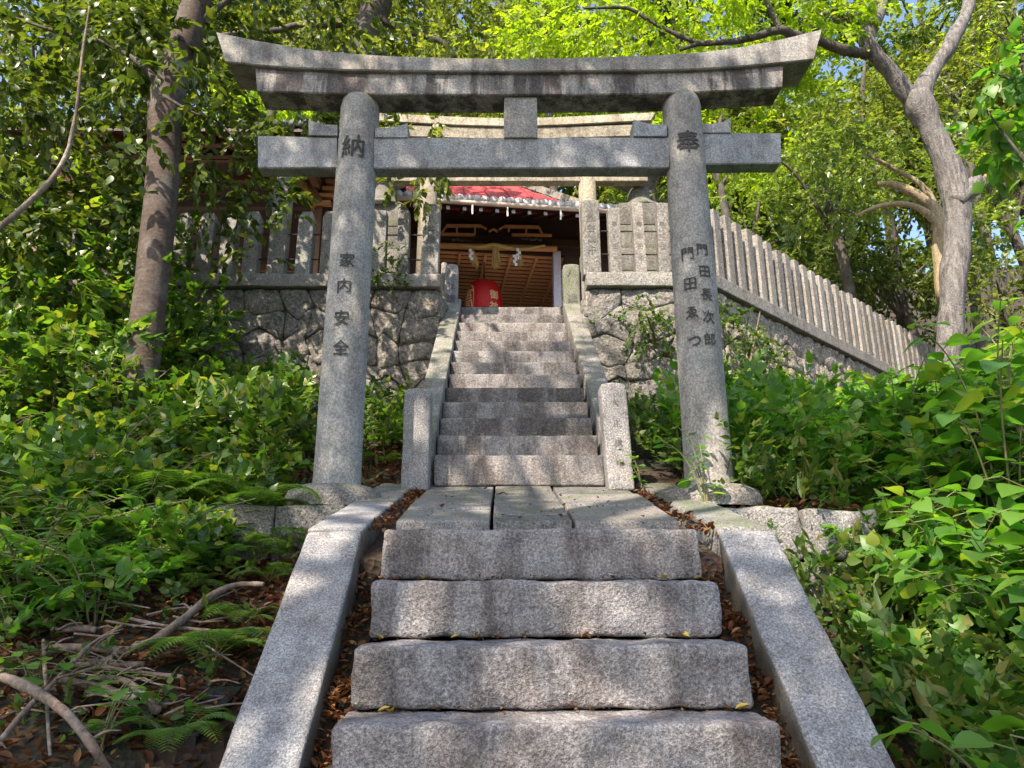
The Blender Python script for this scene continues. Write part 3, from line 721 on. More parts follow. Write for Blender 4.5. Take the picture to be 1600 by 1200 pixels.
glyph_column('lettering', '八谷講中', lambda i, u, v: (-.985+u, FY-.037, zz[i]+v), .105, M['groove_shade_soft'], gp, .0)
rods(fl, (-5.5, FY+.02), (-1.0, FY+.02), (3.80, 4.06) if False else (3.62, 3.93))
# right front fence
fr = thing('stone_fence', (1.4, WALL_Y+.05, 3.26), 'short run of upright granite pickets right of the stair head, in front of the lantern', 'fence')
stone('base_rail', (.765, WALL_Y-.09, 3.26), (2.10, WALL_Y+.17, 3.425), M['fence'], fr, r=.015, seg=.07, amp=.006, seed=6)
for k, (px, w, top) in enumerate([(962, .135, 325), (1001, .125, 318), (1037, .125, 317), (1073, .125, 317), (1100, .125, 318)]):
    fence_post((at(px, 420, FY)[0], FY+.02), (1, 0), w, .14, 3.42, at(px, top, FY)[2], M['fence_r'], fr, 50+k, pointed=.01)
gp = stone('gate_post', (.742, FY-.03, 3.422), (.945, FY+.16, at(920, 314, FY)[2]), M['fence'], fr, r=.012, seg=.05, amp=.003, seed=37)
zz2 = np.linspace(4.14, 3.74, 4)
glyph_column('lettering', '松谷講中', lambda i, u, v: (.845+u, FY-.037, zz2[i]+v), .105, M['groove_shade_soft'], gp, .0)
for kx in (962, 1001, 1037):
    X_ = at(kx, 420, FY)[0]; zs3 = np.linspace(4.05, 3.62, 4)
    glyph_column('lettering', '奉山田中', lambda i, u, v: (X_+u, FY-.0525, zs3[i]+v), .07, M['groove_shade_soft'], fr, .0)
rods(fr, (.93, FY+.02), (2.1, FY+.02), (3.70, 3.99))
# slanting fence
fs = thing('stone_fence', (4.5, 9.8, 3.27), 'long row of pale stone pickets receding down to the right', 'fence')
B = MB(); nrm = np.array([WD[1], -WD[0]])
a = WP+nrm*.09; b = WP+WD*9-nrm*-.09; c = WP+WD*9-nrm*.17; d_ = WP-nrm*.17
B.add([(*a, 3.275), (*b, 3.275), (*c, 3.275), (*d_, 3.275), (*a, 3.44), (*b, 3.44), (*c, 3.44), (*d_, 3.44)], [(0,3,2,1),(4,5,6,7),(0,1,5,4),(1,2,6,5),(2,3,7,6),(3,0,4,7)])
B.build('base_rail', M['fence_r'], fs, bevel=.012)
for k in range(34):
    p = WP+WD*(.30+.252*k)+nrm*(-.03)
    fence_post(p, WD, .135, .13, 3.438, 4.36+random.uniform(-.02, .02), M['fence_r'], fs, 80+k, pointed=.008)
rods(fs, WP+nrm*-.03, WP+WD*8.9+nrm*-.03, (3.72, 4.02))

# ------------------------------------------------------------------ second torii behind the fence
t2 = thing('torii_gate', (-.05, 9.0, PZ), 'smaller stone torii just beyond the stair head, its left pillar catching the sun', 'torii gate')
T2Y = 9.0
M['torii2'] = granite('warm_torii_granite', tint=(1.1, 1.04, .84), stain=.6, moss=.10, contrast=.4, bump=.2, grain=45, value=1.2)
for (pxb, pxt, yb, yt) in ((664, 673, 430, 215), (924, 914, 430, 215)):
    A = at(pxb, yb, T2Y); Bp = at(pxt, yt, T2Y)
    MB().tube([(A[0], T2Y, PZ-.02), (Bp[0], T2Y, Bp[2])], [.135, .115], 24).build('pillar', M['torii2'], t2, True)
def b2(name, l, r, yt, yb, Yf, Yb, mat='torii2', lift=0):
    top = curve([(l, yt-lift), ((l+r)/2, yt), (r, yt-lift)]); bot = curve([(l+lift*.8, yb-lift), ((l+r)/2, yb), (r-lift*.8, yb-lift)])
    beam_mesh(name, atl(top, Yf), atl(bot, Yf), Yf, Yb, M[mat], t2, 30)
b2('cap_beam', 568, 1024, 184, 197, 8.85, 9.15, lift=9)
b2('upper_lintel', 600, 1000, 199, 217, 8.88, 9.12, lift=5)
b2('tie_beam', 612, 1012, 271, 283, 8.93, 9.07)

# ------------------------------------------------------------------ stone lanterns
def lantern(px, Y, py_base_top, label, w=.95, scale=1.0):
    X0 = at(px, 330, Y)[0]; t = thing('stone_lantern', (X0, Y, PZ), label, 'stone lantern')
    z = PZ-.02; ws = [w, w*.9, w*.86, w*.78, w*.74]; zt = at(px, py_base_top, Y-w*.37)[2]; hs = (zt-z)/5
    for i, ww in enumerate(ws):
        stone('plinth_block', (X0-ww/2, Y-ww/2, z+.006), (X0+ww/2, Y+ww/2, z+hs), M['lantern_stone'], t, r=.02, seg=.12, amp=.006, seed=i*3+px); z += hs
    def lathe(name, prof, n=24, sq=False):
        V = []; Fc = []; n_ = 6 if sq else n
        for i, (r, h) in enumerate(prof):
            for j in range(n_):
                a = 2*math.pi*(j+.5)/n_; V.append((X0+r*math.cos(a), Y+r*math.sin(a), z+h))
            if i:
                for j in range(n_): Fc.append(((i-1)*n_+j, (i-1)*n_+(j+1) % n_, i*n_+(j+1) % n_, i*n_+j))
        Fc.append(tuple((len(prof)-1)*n_+j for j in range(n_))); Fc.append(tuple(range(n_-1, -1, -1)))
        return finish(name, pymesh(name, V, Fc), M['lantern_stone'], t, not sq)
    lathe('shaft', [(.36, 0), (.33, .05), (.22, .12), (.165, .22), (.145, .36), (.16, .42), (.23, .46)])
    lathe('platform', [(.24, .462), (.33, .52), (.34, .60), (.26, .62)], sq=True)
    lathe('fire_box', [(.19, .622), (.20, .90)], sq=True)
    lathe('roof', [(.42, .91), (.44, .95), (.28, 1.04), (.12, 1.14), (.05, 1.17)], sq=True)
    lathe('finial', [(.05, 1.17), (.10, 1.22), (.09, 1.27), (.01, 1.36)])
lantern(999, 9.25, 316, 'stone lantern on stacked square plinth right of the stair head', .95)
lantern(601, 9.25, 318, 'shaded stone lantern left of the stair head, mostly behind the left pillar', .72)

# ------------------------------------------------------------------ worship hall
HA = rad(6.5); HO = np.array([-.25, 11.6]); ca, sa = math.cos(HA), math.sin(HA)
def H(lx, ly, z): return (HO[0]+lx*ca-ly*sa, HO[1]+lx*sa+ly*ca, z)
def ath(px, py, ly):
    """point of the plane ly = const of the hall seen at a pixel -> (lx, z)"""
    d = ray(px, py); nrm_ = np.array([-sa, ca, 0]); o = np.array([HO[0], HO[1], 0])+nrm_*ly
    k = ((o-CAM)@nrm_)/(d@nrm_); P = CAM+d*k; q = P-np.array([HO[0], HO[1], 0]); return q[0]*ca+q[1]*sa, P[2]
hall = thing('shrine_hall', (HO[0], HO[1], PZ), 'wooden worship hall with red roof and grey tiled eave above the stairs', 'shrine hall')
class HB(MB):
    def hbox(s, a, b):
        P = [(x, y, z) for z in (a[2], b[2]) for (x, y) in ((a[0], a[1]), (b[0], a[1]), (b[0], b[1]), (a[0], b[1]))]
        return s.add([H(*p) for p in P], [(0,3,2,1),(4,5,6,7),(0,1,5,4),(1,2,6,5),(2,3,7,6),(3,0,4,7)])
    def hbar(s, p, q, w, h): return s.bar(H(*p), H(*q), w, h)
_, ze = ath(760, 321, 0)          # gutter height
ze = float(ze)
HL, HR = -3.6, 3.3
# tiled skirt roof
B = HB(); nt_ = 46; pitch_x = (HR-HL)/nt_
for i in range(nt_):
    x = HL+pitch_x*(i+.5)
    pts = [H(x, .0+k*.25, ze+.10+k*.25*.52) for k in range(5)]
    B.tube(pts, [.058]*5, 8, cap=True)
    B.tube([H(x, -.03, ze+.095), H(x, .02, ze+.105)], [.078, .078], 14); B.tube([H(x, .20, ze+.22), H(x, .27, ze+.25)], [.068, .068], 12)
for i in range(nt_+1):
    x = HL+pitch_x*i
    B.hbar((x, -.02, ze+.055), (x, 1.1, ze+.055+1.1*.52), .13, .025)
B.build('tile_eave', M['tile'], hall, True)
B = HB()
B.add([H(HL-.1, .0, ze+.03), H(HR+.1, .0, ze+.03), H(HR+.1, 1.55, ze+.03+.806), H(HL-.1, 1.55, ze+.03+.806), H(HL-.1, .0, ze-.02), H(HR+.1, .0, ze-.02), H(HR+.1, 1.55, ze+.77), H(HL-.1, 1.55, ze+.77)],
      [(0,1,2,3),(7,6,5,4),(0,4,5,1),(1,5,6,2),(2,6,7,3),(3,7,4,0)])
B.build('eave_board', M['wood_dark'], hall)
B = HB(); B.tube([H(HL-.1, -.06, ze+.0), H(HR+.1, -.06, ze+.0)], [.042, .042], 10); B.build('gutter', M['copper'], hall, True)
B = HB()
for px in (738, 793, 876, 655, 930, 610):
    lx, _ = ath(px, 330, -.06); B.hbox((lx-.012, -.075, ze-.22), (lx+.012, -.05, ze-.03))
B.build('gutter_hook', M['white'], hall)
# rafters
for i in range(24):
    x = HL+.15+i*(HR-HL-.3)/23
    B = HB(); B.hbar((x, .03, ze-.07), (x, 1.2, ze+.5), .055, .07); B.build('rafter', M['wood_dark'], hall)
    B = HB(); B.hbox((x-.03, .018, ze-.105), (x+.03, .032, ze-.04)); B.build('rafter_end', M['violet'], hall)
# red upper roof, hipped towards the right
a_, b_, zr0 = ath(560, 305, 1.15)[0], ath(902, 305, 1.15)[0], ze+.03+.60
B = HB()
B.add([H(a_-.8, 1.1, zr0), H(b_+.15, 1.1, zr0), H(b_-1.2, 3.0, zr0+1.7), H(a_+.3, 3.0, zr0+1.7), H(a_+.3, 6.2, zr0+1.7), H(b_-1.2, 6.2, zr0+1.7), H(b_+.3, 7.2, zr0), H(a_-.8, 7.2, zr0)],
      [(0,1,2,3),(3,2,5,4),(4,5,6,7),(1,6,5,2),(0,3,4,7),(0,7,6,1)])
B.build('red_roof', M['red_roof'], hall)
B = HB()
for k in range(9):
    x = a_+.2+k*(b_-a_-.4)/8; B.hbar((x, 1.12, zr0+.03), (x*.86-.2, 2.95, zr0+1.68), .03, .03)
B.build('roof_seam', M['red_roof'], hall)
B = HB()
B.hbar((b_+.30, 1.0, zr0+.02), (b_-1.1, 3.0, zr0+1.76), .16, .14); B.hbar((b_+.62, 1.0, zr0-.02), (b_-.7, 3.3, zr0+1.6), .10, .10)
B.build('ridge_tile', M['fence'], hall)
# body
zl = PZ+.0
B = HB()
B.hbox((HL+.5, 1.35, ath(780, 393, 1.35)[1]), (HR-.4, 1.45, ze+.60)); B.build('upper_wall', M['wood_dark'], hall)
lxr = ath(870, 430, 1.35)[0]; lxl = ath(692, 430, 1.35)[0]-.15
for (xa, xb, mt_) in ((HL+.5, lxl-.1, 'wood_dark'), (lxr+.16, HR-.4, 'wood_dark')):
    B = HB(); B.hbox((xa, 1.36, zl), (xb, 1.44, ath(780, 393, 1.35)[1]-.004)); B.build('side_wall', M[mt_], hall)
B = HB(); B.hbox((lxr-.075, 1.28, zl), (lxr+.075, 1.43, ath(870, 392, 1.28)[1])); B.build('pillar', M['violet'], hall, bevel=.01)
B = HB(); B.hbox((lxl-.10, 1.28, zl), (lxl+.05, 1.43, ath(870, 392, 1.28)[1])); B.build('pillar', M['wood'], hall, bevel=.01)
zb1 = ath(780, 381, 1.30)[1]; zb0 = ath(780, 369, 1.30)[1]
B = HB(); B.hbox((lxl-.4, 1.26, zb1), (lxr+.5, 1.34, zb0)); B.build('tie_beam', M['wood_dark'], hall, bevel=.01)
# carved grey scrolls on the beam
for (pa, sgn) in ((706, 1), (846, -1)):
    lx, zc = ath(pa, 375, 1.24); B = HB()
    for k, (dx, dz, r) in enumerate([(0, 0, .03), (.09, .035, .028), (.17, -.01, .024), (.25, .02, .018), (.33, .0, .012)]): B.tube([H(lx+sgn*dx, 1.245, zc+dz), H(lx+sgn*(dx+.07), 1.24, zc-dz*.5)], [r, r*.8], 8)
    B.build('scroll_carving', M['lantern_stone'], hall, True)
# openwork transom pieces
def frame(pl_, name='transom'):
    B = HB()
    for (p, q, w) in pl_:
        A = ath(p[0], p[1], 1.22); C_ = ath(q[0], q[1], 1.22); B.hbar((A[0], 1.22, A[1]), (C_[0], 1.22, C_[1]), .06, w)
    B.build(name, M['wood_l'], hall, bevel=.004)
frame([((698, 353), (752, 353), .05), ((689, 366), (742, 367), .045), ((698, 353), (689, 366), .035), ((714, 353), (714, 366), .035), ((742, 366), (742, 355), .035), ((752, 353), (760, 358), .03)])
frame([((788, 354), (842, 355), .05), ((800, 367), (862, 368), .045), ((842, 355), (847, 366), .035), ((795, 355), (795, 362), .035), ((822, 356), (822, 367), .035), ((788, 354), (780, 359), .03)])
frame([((764, 362), (771, 358), .03), ((771, 358), (778, 362), .03)])
# log beam over the opening
A = ath(700, 387, 1.18); C_ = ath(870, 389, 1.18)
B = HB(); B.tube([H(A[0]-.25, 1.18, A[1]+.03), H(C_[0], 1.18, C_[1])], [.06, .06], 14); B.build('log_beam', M['wood_l'], hall, True)
# coffered ceiling
zc = 6.28
cy0, cy1 = 1.5, 5.2
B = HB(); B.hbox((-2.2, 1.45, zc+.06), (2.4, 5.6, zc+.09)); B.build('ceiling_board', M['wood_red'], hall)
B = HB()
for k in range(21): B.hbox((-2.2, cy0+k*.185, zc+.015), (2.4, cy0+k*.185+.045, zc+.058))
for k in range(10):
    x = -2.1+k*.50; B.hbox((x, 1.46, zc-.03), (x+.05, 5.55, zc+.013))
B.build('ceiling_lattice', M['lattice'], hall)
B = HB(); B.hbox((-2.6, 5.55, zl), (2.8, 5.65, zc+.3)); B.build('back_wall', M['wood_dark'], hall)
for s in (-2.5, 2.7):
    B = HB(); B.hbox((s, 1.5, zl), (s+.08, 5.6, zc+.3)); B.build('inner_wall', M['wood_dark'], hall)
# rope with tassels and paper
ro = thing('sacred_rope', H(0, 1.05, zc), 'golden straw rope with tassels and white paper streamers across the hall entrance', 'rope')
A = ath(722, 382, 1.02); C_ = ath(852, 384, 1.02); midp = ath(772, 388, 1.02)
rp = [H(A[0], 1.04, A[1]), H((A[0]+midp[0])/2, 1.02, midp[1]+.005), H(midp[0], 1.02, midp[1]+.06), H((midp[0]+C_[0])/2, 1.02, midp[1]+.01), H(C_[0], 1.04, C_[1]+.02)]
MB().tube(rp, [.02, .035, .05, .035, .02], 10, jit=.1).build('rope', M['straw'], ro, True)
for (px, pt, pb, w) in ((741, 392, 414, .05), (774, 386, 418, .08), (779, 390, 412, .05), (813, 391, 415, .06), (745, 400, 417, .04)):
    a1 = ath(px-2, pt, 1.0); a2 = ath(px, pb, 1.0); B = HB()
    for k in range(16):
        an = k*2.4; r_ = w*math.sqrt((k+.5)/16); B.tube([H(a1[0]+r_*.25*math.cos(an), 1.0+r_*.25*math.sin(an), a1[1]), H(a2[0]+r_*math.cos(an), 1.0+r_*math.sin(an), a2[1]+.03*math.sin(k*5))], [.014, .009], 5)
    B.build('tassel', M['straw'], ro)
for (px, pt) in ((735, 389), (809, 388), (804, 398)):
    a1 = ath(px, pt, .96); B = HB()
    for k in range(4):
        x = a1[0]+(.03 if k % 2 else 0); zt_ = a1[1]-.055*k; B.hbox((x-.03, .955, zt_-.06), (x+.025, .962, zt_))
    B.build('paper_streamer', M['paper'], ro)
# red paper lantern
lx0, _ = ath(756, 460, 1.75); ltop = ath(756, 442, 1.75)[1]
la = thing('paper_lantern', H(lx0, 1.9, ltop-.9), 'big round red paper lantern with cream characters hanging in the hall entrance', 'lantern')
lc = H(lx0, 1.75, 0); R0 = .36
def lprof(t):   # t 0 top..1 bottom
    return R0*(.42+.58*math.sin(math.pi*min(1, max(0, .12+.76*t)))**.7) if t < .5 else R0*(.42+.58*math.sin(math.pi*(.12+.76*t))**.7)
V = []; Fc = []; n = 40; K = 48; LH = .85
for i in range(K+1):
    t = i/K; r = lprof(t)+.006*math.cos(i*math.pi)
    for j in range(n):
        a = 2*math.pi*j/n; V.append((lc[0]+r*math.cos(a), lc[1]+r*math.sin(a), ltop-.04-LH*t))
    if i:
        for j in range(n): Fc.append(((i-1)*n+j, i*n+j, i*n+(j+1) % n, (i-1)*n+(j+1) % n))
lb = finish('paper_body', pymesh('paper_body', V, Fc), M['red_lamp'], la, True)
MB().tube([(lc[0], lc[1], ltop-.05), (lc[0], lc[1], ltop+.02)], [R0*.5, R0*.42], 24).build('top_ring', M['lamp_cap'], la, True)
MB().tube([(lc[0], lc[1], ltop), (lc[0], lc[1], zc-.03)], [.012, .012], 6).build('hanging_cord', M['lamp_cap'], la, True)
def lamp_place(ang, zoff, sx=1.0):
    def f(i, u, v):
        z = ltop-zoff+v-i*.24; t = (ltop-.04-z)/LH; r = lprof(t)+.012; a = ang+u*sx/r; return (lc[0]+r*math.sin(a), lc[1]-r*math.cos(a), z)
    return f
glyph_column('lettering', '宮司', lamp_place(rad(-52), .33), .24, M['cream'], lb, .02)
glyph_column('lettering', '御神', lamp_place(rad(34), .37), .20, M['cream'], lb, .02)
# cream ring round the left characters
V = []; Fc = []
for k in range(41):
    a = 2*math.pi*k/40
    for q in (1.0, .9):
        u, v = .15*q*math.cos(a), .30*q*math.sin(a); V.append(lamp_place(rad(-52), .43)(0, u, v))
    if k: Fc.append((2*k-2, 2*k-1, 2*k+1, 2*k))
finish('lettering_ring', pymesh('ring', V, Fc), M['cream'], lb)

# ------------------------------------------------------------------ open pavilion on the left
pv = thing('open_pavilion', (-3.6, 11, PZ), 'dark open-sided wooden pavilion with broad eaves behind the left fence', 'pavilion')
zbm = at(380, 326, 10.1)[2]
xL, xR = at(215, 326, 10.1)[0], at(497, 326, 10.1)[0]
def pbox(name, a, b, mt_='wood', bev=.006): B = MB().box(a, b); return B.build(name, M[mt_], pv, bevel=bev)
for x in (xL, xR):
    for yy in (10.1, 13.4): pbox('column', (x-.085, yy-.085, PZ), (x+.085, yy+.085, zbm+.5))
for yy in (10.1, 13.4):
    pbox('lintel', (xL-.5, yy-.05, zbm), (xR+.5, yy+.05, zbm+.20), 'wood_dark'); pbox('lintel', (xL-.9, yy-.045, zbm+.46), (xR+.9, yy+.045, zbm+.60))
for x in (xL, xR): pbox('side_beam', (x-.05, 9.2, zbm+.25), (x+.05, 14.2, zbm+.42))
for k in range(6):
    x = xL+(xR-xL)*(k+.5)/6; B = MB().bar((x-.05, 10.09, zbm+.2), (x+.05, 10.09, zbm+.46), .04, .05); B.build('strut', M['wood'], pv)
B = MB()
zeav = zbm+.42; slp = .50; yA, yR, yB = 8.75, 11.75, 14.75; xa, xb = xL-1.3, xR+1.0
zrd = zeav+(yR-yA)*slp
for (y1, z1, y2, z2) in ((yA, zeav, yR, zrd), (yR, zrd, yB, zeav)):
    B.add([(xa, y1, z1), (xb, y1, z1), (xb, y2, z2), (xa, y2, z2), (xa, y1, z1+.05), (xb, y1, z1+.05), (xb, y2, z2+.05), (xa, y2, z2+.05)], [(0,3,2,1),(4,5,6,7),(0,1,5,4),(1,2,6,5),(2,3,7,6),(3,0,4,7)])
B.build('roof_board', M['wood_dark'], pv)
for k in range(16):
    x = xa+.1+k*(xb-xa-.2)/15
    B = MB().bar((x, yA+.03, zeav-.035), (x, yR, zrd-.035), .06, .065); B.build('rafter', M['wood'], pv)
B = MB()
for yy in (9.3, 10.6, 11.2): B.bar((xa+.1, yy, zeav+(yy-yA)*slp-.10), (xb-.1, yy, zeav+(yy-yA)*slp-.10), .10, .07)
B.build('purlin', M['wood'], pv)
B = MB()
for k in range(44):
    x = xa+k*(xb-xa)/43; B.tube([(x, yA-.04, zeav+.10), (x, yR, zrd+.12)], [.055, .055], 8)
B.build('tile_roof', M['old_tile'], pv, True)
# diagonal braces flaring from the columns
for (p, q) in (((462, 275), (492, 322)), ((474, 270), (499, 318)), ((180, 258), (228, 322))):
    A = at(p[0], p[1], 9.9); Cq = at(q[0], q[1], 9.98); MB().bar(A, Cq, .09, .11).build('brace', M['wood_l' if p[0] < 470 else 'wood'], pv, bevel=.006)
# stepped bracket by the right column
B = MB()
for k in range(4): A = at(505+k*5, 318-k*11, 10.0); B.box((A[0]-.10, 9.95, A[2]-.03), (A[0]+.12, 10.1, A[2]+.03))
B.build('bracket', M['wood_l'], pv)
for k, py_ in enumerate((345, 362, 380, 398)):
    A = at(515, py_, 10.6); MB().box((A[0]-.15, 10.55, A[2]-.035), (A[0]+.25, 10.62, A[2]+.035)).build('slat', M['wood'], pv)
# small tiled side roof far left
sr = thing('side_shed', (-6.6, 10.2, PZ), 'low tiled shed roof with wooden eaves glimpsed through leaves at far left', 'shed')
A = at(70, 238, 9.6); Bq = at(212, 338, 9.6)
B = MB()
for k in range(7):
    dy = k*.24; B.tube([(A[0]-.3, 9.6+dy, A[2]+.1+dy*.1), (Bq[0], 9.6+dy, Bq[2]+dy*.1)], [.06, .06], 8)
B.build('tile_roof', M['tile'], sr, True)
MB().bar((A[0], 9.57, A[2]-.12), (Bq[0], 9.57, Bq[2]-.12), .06, .12).build('barge_board', M['wood_l'], sr)
MB().bar((A[0], 9.8, A[2]-.36), (Bq[0], 9.8, Bq[2]-.36), .06, .12).build('barge_board', M['wood_l'], sr)
MB().box((A[0]-.2, 10.0, PZ), (A[0]+1.0, 11, A[2]-.6)).build('wall', M['wood'], sr)
MB().box((Bq[0]-.35, 10.0, PZ), (Bq[0]-.2, 10.2, Bq[2]-.1)).build('post', M['wood'], sr)
A = at(372, 392, 10.6); bn = MB(); pts_ = [(A[0]+math.cos(i*.785)*.10*(1+.1*math.sin(i*3)), A[2]+math.sin(i*.785)*.20) for i in range(8)]
# ------------------------------------------------------------------ named trees
def limb(B, pix, Y, widths, n=12, jit=.25, ys=None):
    pts = []; rr = []
    for i, (p, w) in enumerate(zip(pix, widths)):
        Yi = ys[i] if ys else Y; P = at(p[0], p[1], Yi); dist = (np.array(P)-CAM)@fw; pts.append(P); rr.append(w/2/F*dist)
    B.tube(pts, rr, n, jit=jit); return pts
def tree(name, label, group=None, loc=(0, 0, 0)): return thing(name, loc, label, 'tree', group)
# tree 1: smooth grey trunk on the left
P0 = at(205, 780, 5.7)
t1 = tree('evergreen_tree', 'smooth grey-trunked evergreen rising from the left bank beside the torii', loc=P0)
B = MB(); tp = limb(B, [(190, 860), (208, 760), (216, 640), (229, 510), (242, 400), (254, 280), (262, 160), (293, 50), (318, -60), (330, -260)], 5.7, [62, 53, 50, 49, 49, 49, 49, 44, 40, 33], 22, .09)
B.build('trunk', M['bark1'], t1, True)
B = MB(); limb(B, [(262, 165), (230, 110), (170, 70), (90, 50), (0, 20)], 5.7, [16, 10, 8, 6, 4], 8, .2)
limb(B, [(290, 60), (330, 20), (400, -30)], 5.7, [16, 10, 8], 8, .2)
limb(B, [(255, 150), (300, 175), (340, 190), (380, 230)], 5.4, [6, 4, 3, 2], 6, .2)
B.build('branch', M['bark2'], t1, True)
B = MB(); limb(B, [(-60, 400), (30, 330), (95, 260), (118, 180), (128, 90), (140, 10)], 4.2, [10, 9, 7, 5, 4, 3], 8, .3)
o = B.build('leaning_sapling', M['twig'], None, True); tag(o, 'thin bare grey sapling leaning across the far left leaves', 'sapling')
def blob(px, py, Y, rx, rz, ry=None):
    P = at(px, py, Y); return (P[0], P[1], P[2], rx, ry or rx, rz)
crown('crown', [blob(60, 60, 6.2, 1.2, .6), blob(180, 120, 6.0, .9, .5), blob(60, 200, 6.0, .9, .5), blob(330, 90, 6.3, .55, .35), blob(160, 260, 6.1, .7, .35),
                blob(300, 20, 6.2, .9, .4), blob(30, 300, 5.8, .7, .4), blob(330, 200, 6.0, .25, .35), blob(-100, 150, 6, 1, .9), blob(120, -60, 6, 1.6, .6), blob(400, -60, 6, 1.2, .5), blob(60, 370, 5.6, .7, .3), blob(170, 340, 5.9, .5, .25), blob(0, 60, 7.5, 1.2, 1.0), blob(250, 105, 5.0, .28, .14), blob(310, 95, 5.2, .25, .2), blob(215, 215, 5.1, .22, .12), blob(180, 20, 5.4, .6, .3), blob(330, 140, 5.3, .2, .2), blob(250, 190, 7.4, .5, .2), blob(345, 205, 7.4, .5, .22), blob(440, 180, 7.4, .5, .14), blob(300, 300, 7.0, .5, .2), blob(380, 330, 7.0, .35, .3), blob(200, 330, 6.8, .4, .4)],
      44, .085, M['evergreen'], t1, 11, n=12, tw=.34, tpl='ovate', shell=.2)
crown('crown', [blob(400, 200, 5.9, .5, .14), blob(440, 250, 6.0, .38, .2), blob(430, 310, 6.0, .28, .2), blob(455, 190, 6.2, .4, .12), blob(470, 175, 6.3, .45, .1), blob(405, 380, 6.1, .15, .25)],
      60, .075, M['evergreen'], t1, 12, n=11, tw=.26, tpl='ovate', shell=.1)
# tree 2: dark trunk behind the torii
P0 = at(545, 425, 10.3)
t2_ = tree('evergreen_tree', 'dark-trunked evergreen standing behind the left end of the torii', loc=(P0[0], P0[1], PZ))
B = MB(); A = at(548, 380, 10.3)
limb(B, [(545, 440), (548, 380), (556, 260), (562, 130), (572, 60), (590, 0), (606, -80), (620, -200)], 10.3, [56, 52, 50, 50, 44, 46, 40, 30], 18, .25); B.build('trunk', M['bark2'], t2_, True)
B = MB(); limb(B, [(566, 45), (545, 36), (510, 38), (465, 39), (430, 48), (370, 52), (318, 62)], 10.2, [18, 14, 12, 11, 10, 8, 6], 9, .25, ys=[10.2, 10, 9.9, 9.8, 9.7, 9.6, 9.5])
limb(B, [(590, 25), (620, 42), (660, 56), (690, 66), (712, 90)], 10.2, [12, 10, 9, 8, 6], 8, .25); limb(B, [(588, 60), (594, 85)], 10.3, [10, 8], 8, 0)
B.build('branch', M['bark2'], t2_, True)
crown('crown', [blob(460, 30, 10.6, 1.5, .55), blob(640, 20, 10.8, 1.6, .6), blob(680, 110, 10.0, 1.1, .45), blob(520, 110, 11.2, 1.4, .5), blob(560, -60, 10.5, 2.6, .8), blob(380, 90, 10.6, 1.0, .5), blob(640, 195, 9.6, .5, .3), blob(720, 180, 9.6, .45, .22), blob(300, 60, 10.5, 1, .9)],
      36, .12, M['olive'], t2_, 21, n=11, tw=.45, shell=.15)
crown('crown', [blob(670, 290, 7.3, .16, .16), blob(620, 283, 7.4, .16, .07), blob(690, 262, 7.3, .3, .10), blob(640, 205, 7.4, .35, .12)], 70, .085, M['olive'], t2_, 22, n=9, tw=.22, tpl='ovate', shell=.1)
# tree 3: pale twisted trunk on the right
P0 = at(1480, 560, 9.6)
t3 = tree('maple_tree', 'pale weathered twisted tree with forked top and sawn stub at right', loc=P0)
B = MB()
limb(B, [(1476, 620), (1482, 525), (1491, 430), (1496, 345), (1494, 300), (1472, 235), (1446, 185), (1430, 148)], 9.6, [37, 35, 35, 42, 44, 37, 36, 37], 24, .30)
limb(B, [(1432, 160), (1418, 148), (1390, 112), (1362, 78), (1355, 56), (1372, 25), (1378, -10), (1390, -80)], 9.6, [26, 26, 24, 23, 23, 21, 19, 16], 16, .28, ys=[9.6, 9.6, 9.5, 9.4, 9.4, 9.4, 9.4, 9.4])
limb(B, [(1438, 165), (1444, 132), (1460, 108), (1486, 66), (1508, 25), (1520, -20), (1540, -90)], 9.6, [29, 26, 22, 21, 19, 17, 14], 16, .28, ys=[9.6, 9.6, 9.7, 9.8, 9.9, 10, 10.1])
limb(B, [(1490, 318), (1510, 300), (1530, 283)], 9.55, [30, 30, 27], 14, .3)
B.build('trunk', M['bark3'], t3, True)
A = at(1531, 282, 9.55); Bq = at(1534, 279, 9.55); MB().tube([A, Bq], [.115, .112], 14).build('sawn_end', M['wood_l'], t3)
B = MB(); limb(B, [(1356, 84), (1318, 78), (1279, 64), (1240, 55), (1218, 47), (1170, 60), (1130, 66), (1095, 68), (1062, 78)], 9.4, [18, 17, 15, 14, 13, 10, 9, 8, 5], 9, .25, ys=[9.4, 9.3, 9.2, 9.1, 9.0, 9.0, 9.0, 9.0, 9.0])
limb(B, [(1218, 47), (1205, 18), (1192, -10)], 9.0, [10, 9, 7], 8, .2)
limb(B, [(1130, 64), (1100, 69), (1062, 56), (1017, 34), (980, 13), (912, 13)], 9.0, [7, 7, 7, 6, 6, 4], 8, .2)
B.build('branch', M['bark2'], t3, True)
crown('crown', [blob(930, 30, 9.6, 1.3, .4), blob(1080, 30, 9.4, 1.3, .5), blob(1230, 20, 9.6, 1.2, .5), blob(850, 60, 9.9, .9, .28), blob(1180, 120, 10.0, 1.0, .5), blob(1040, -50, 9.5, 2.2, .5), blob(1150, 200, 10.4, .55, .25), blob(1270, 130, 10.2, .7, .45)],
      46, .085, M['maple'], t3, 31, n=13, tw=.42, tpl='small', flat=1.6, droop=.1, shell=.15)
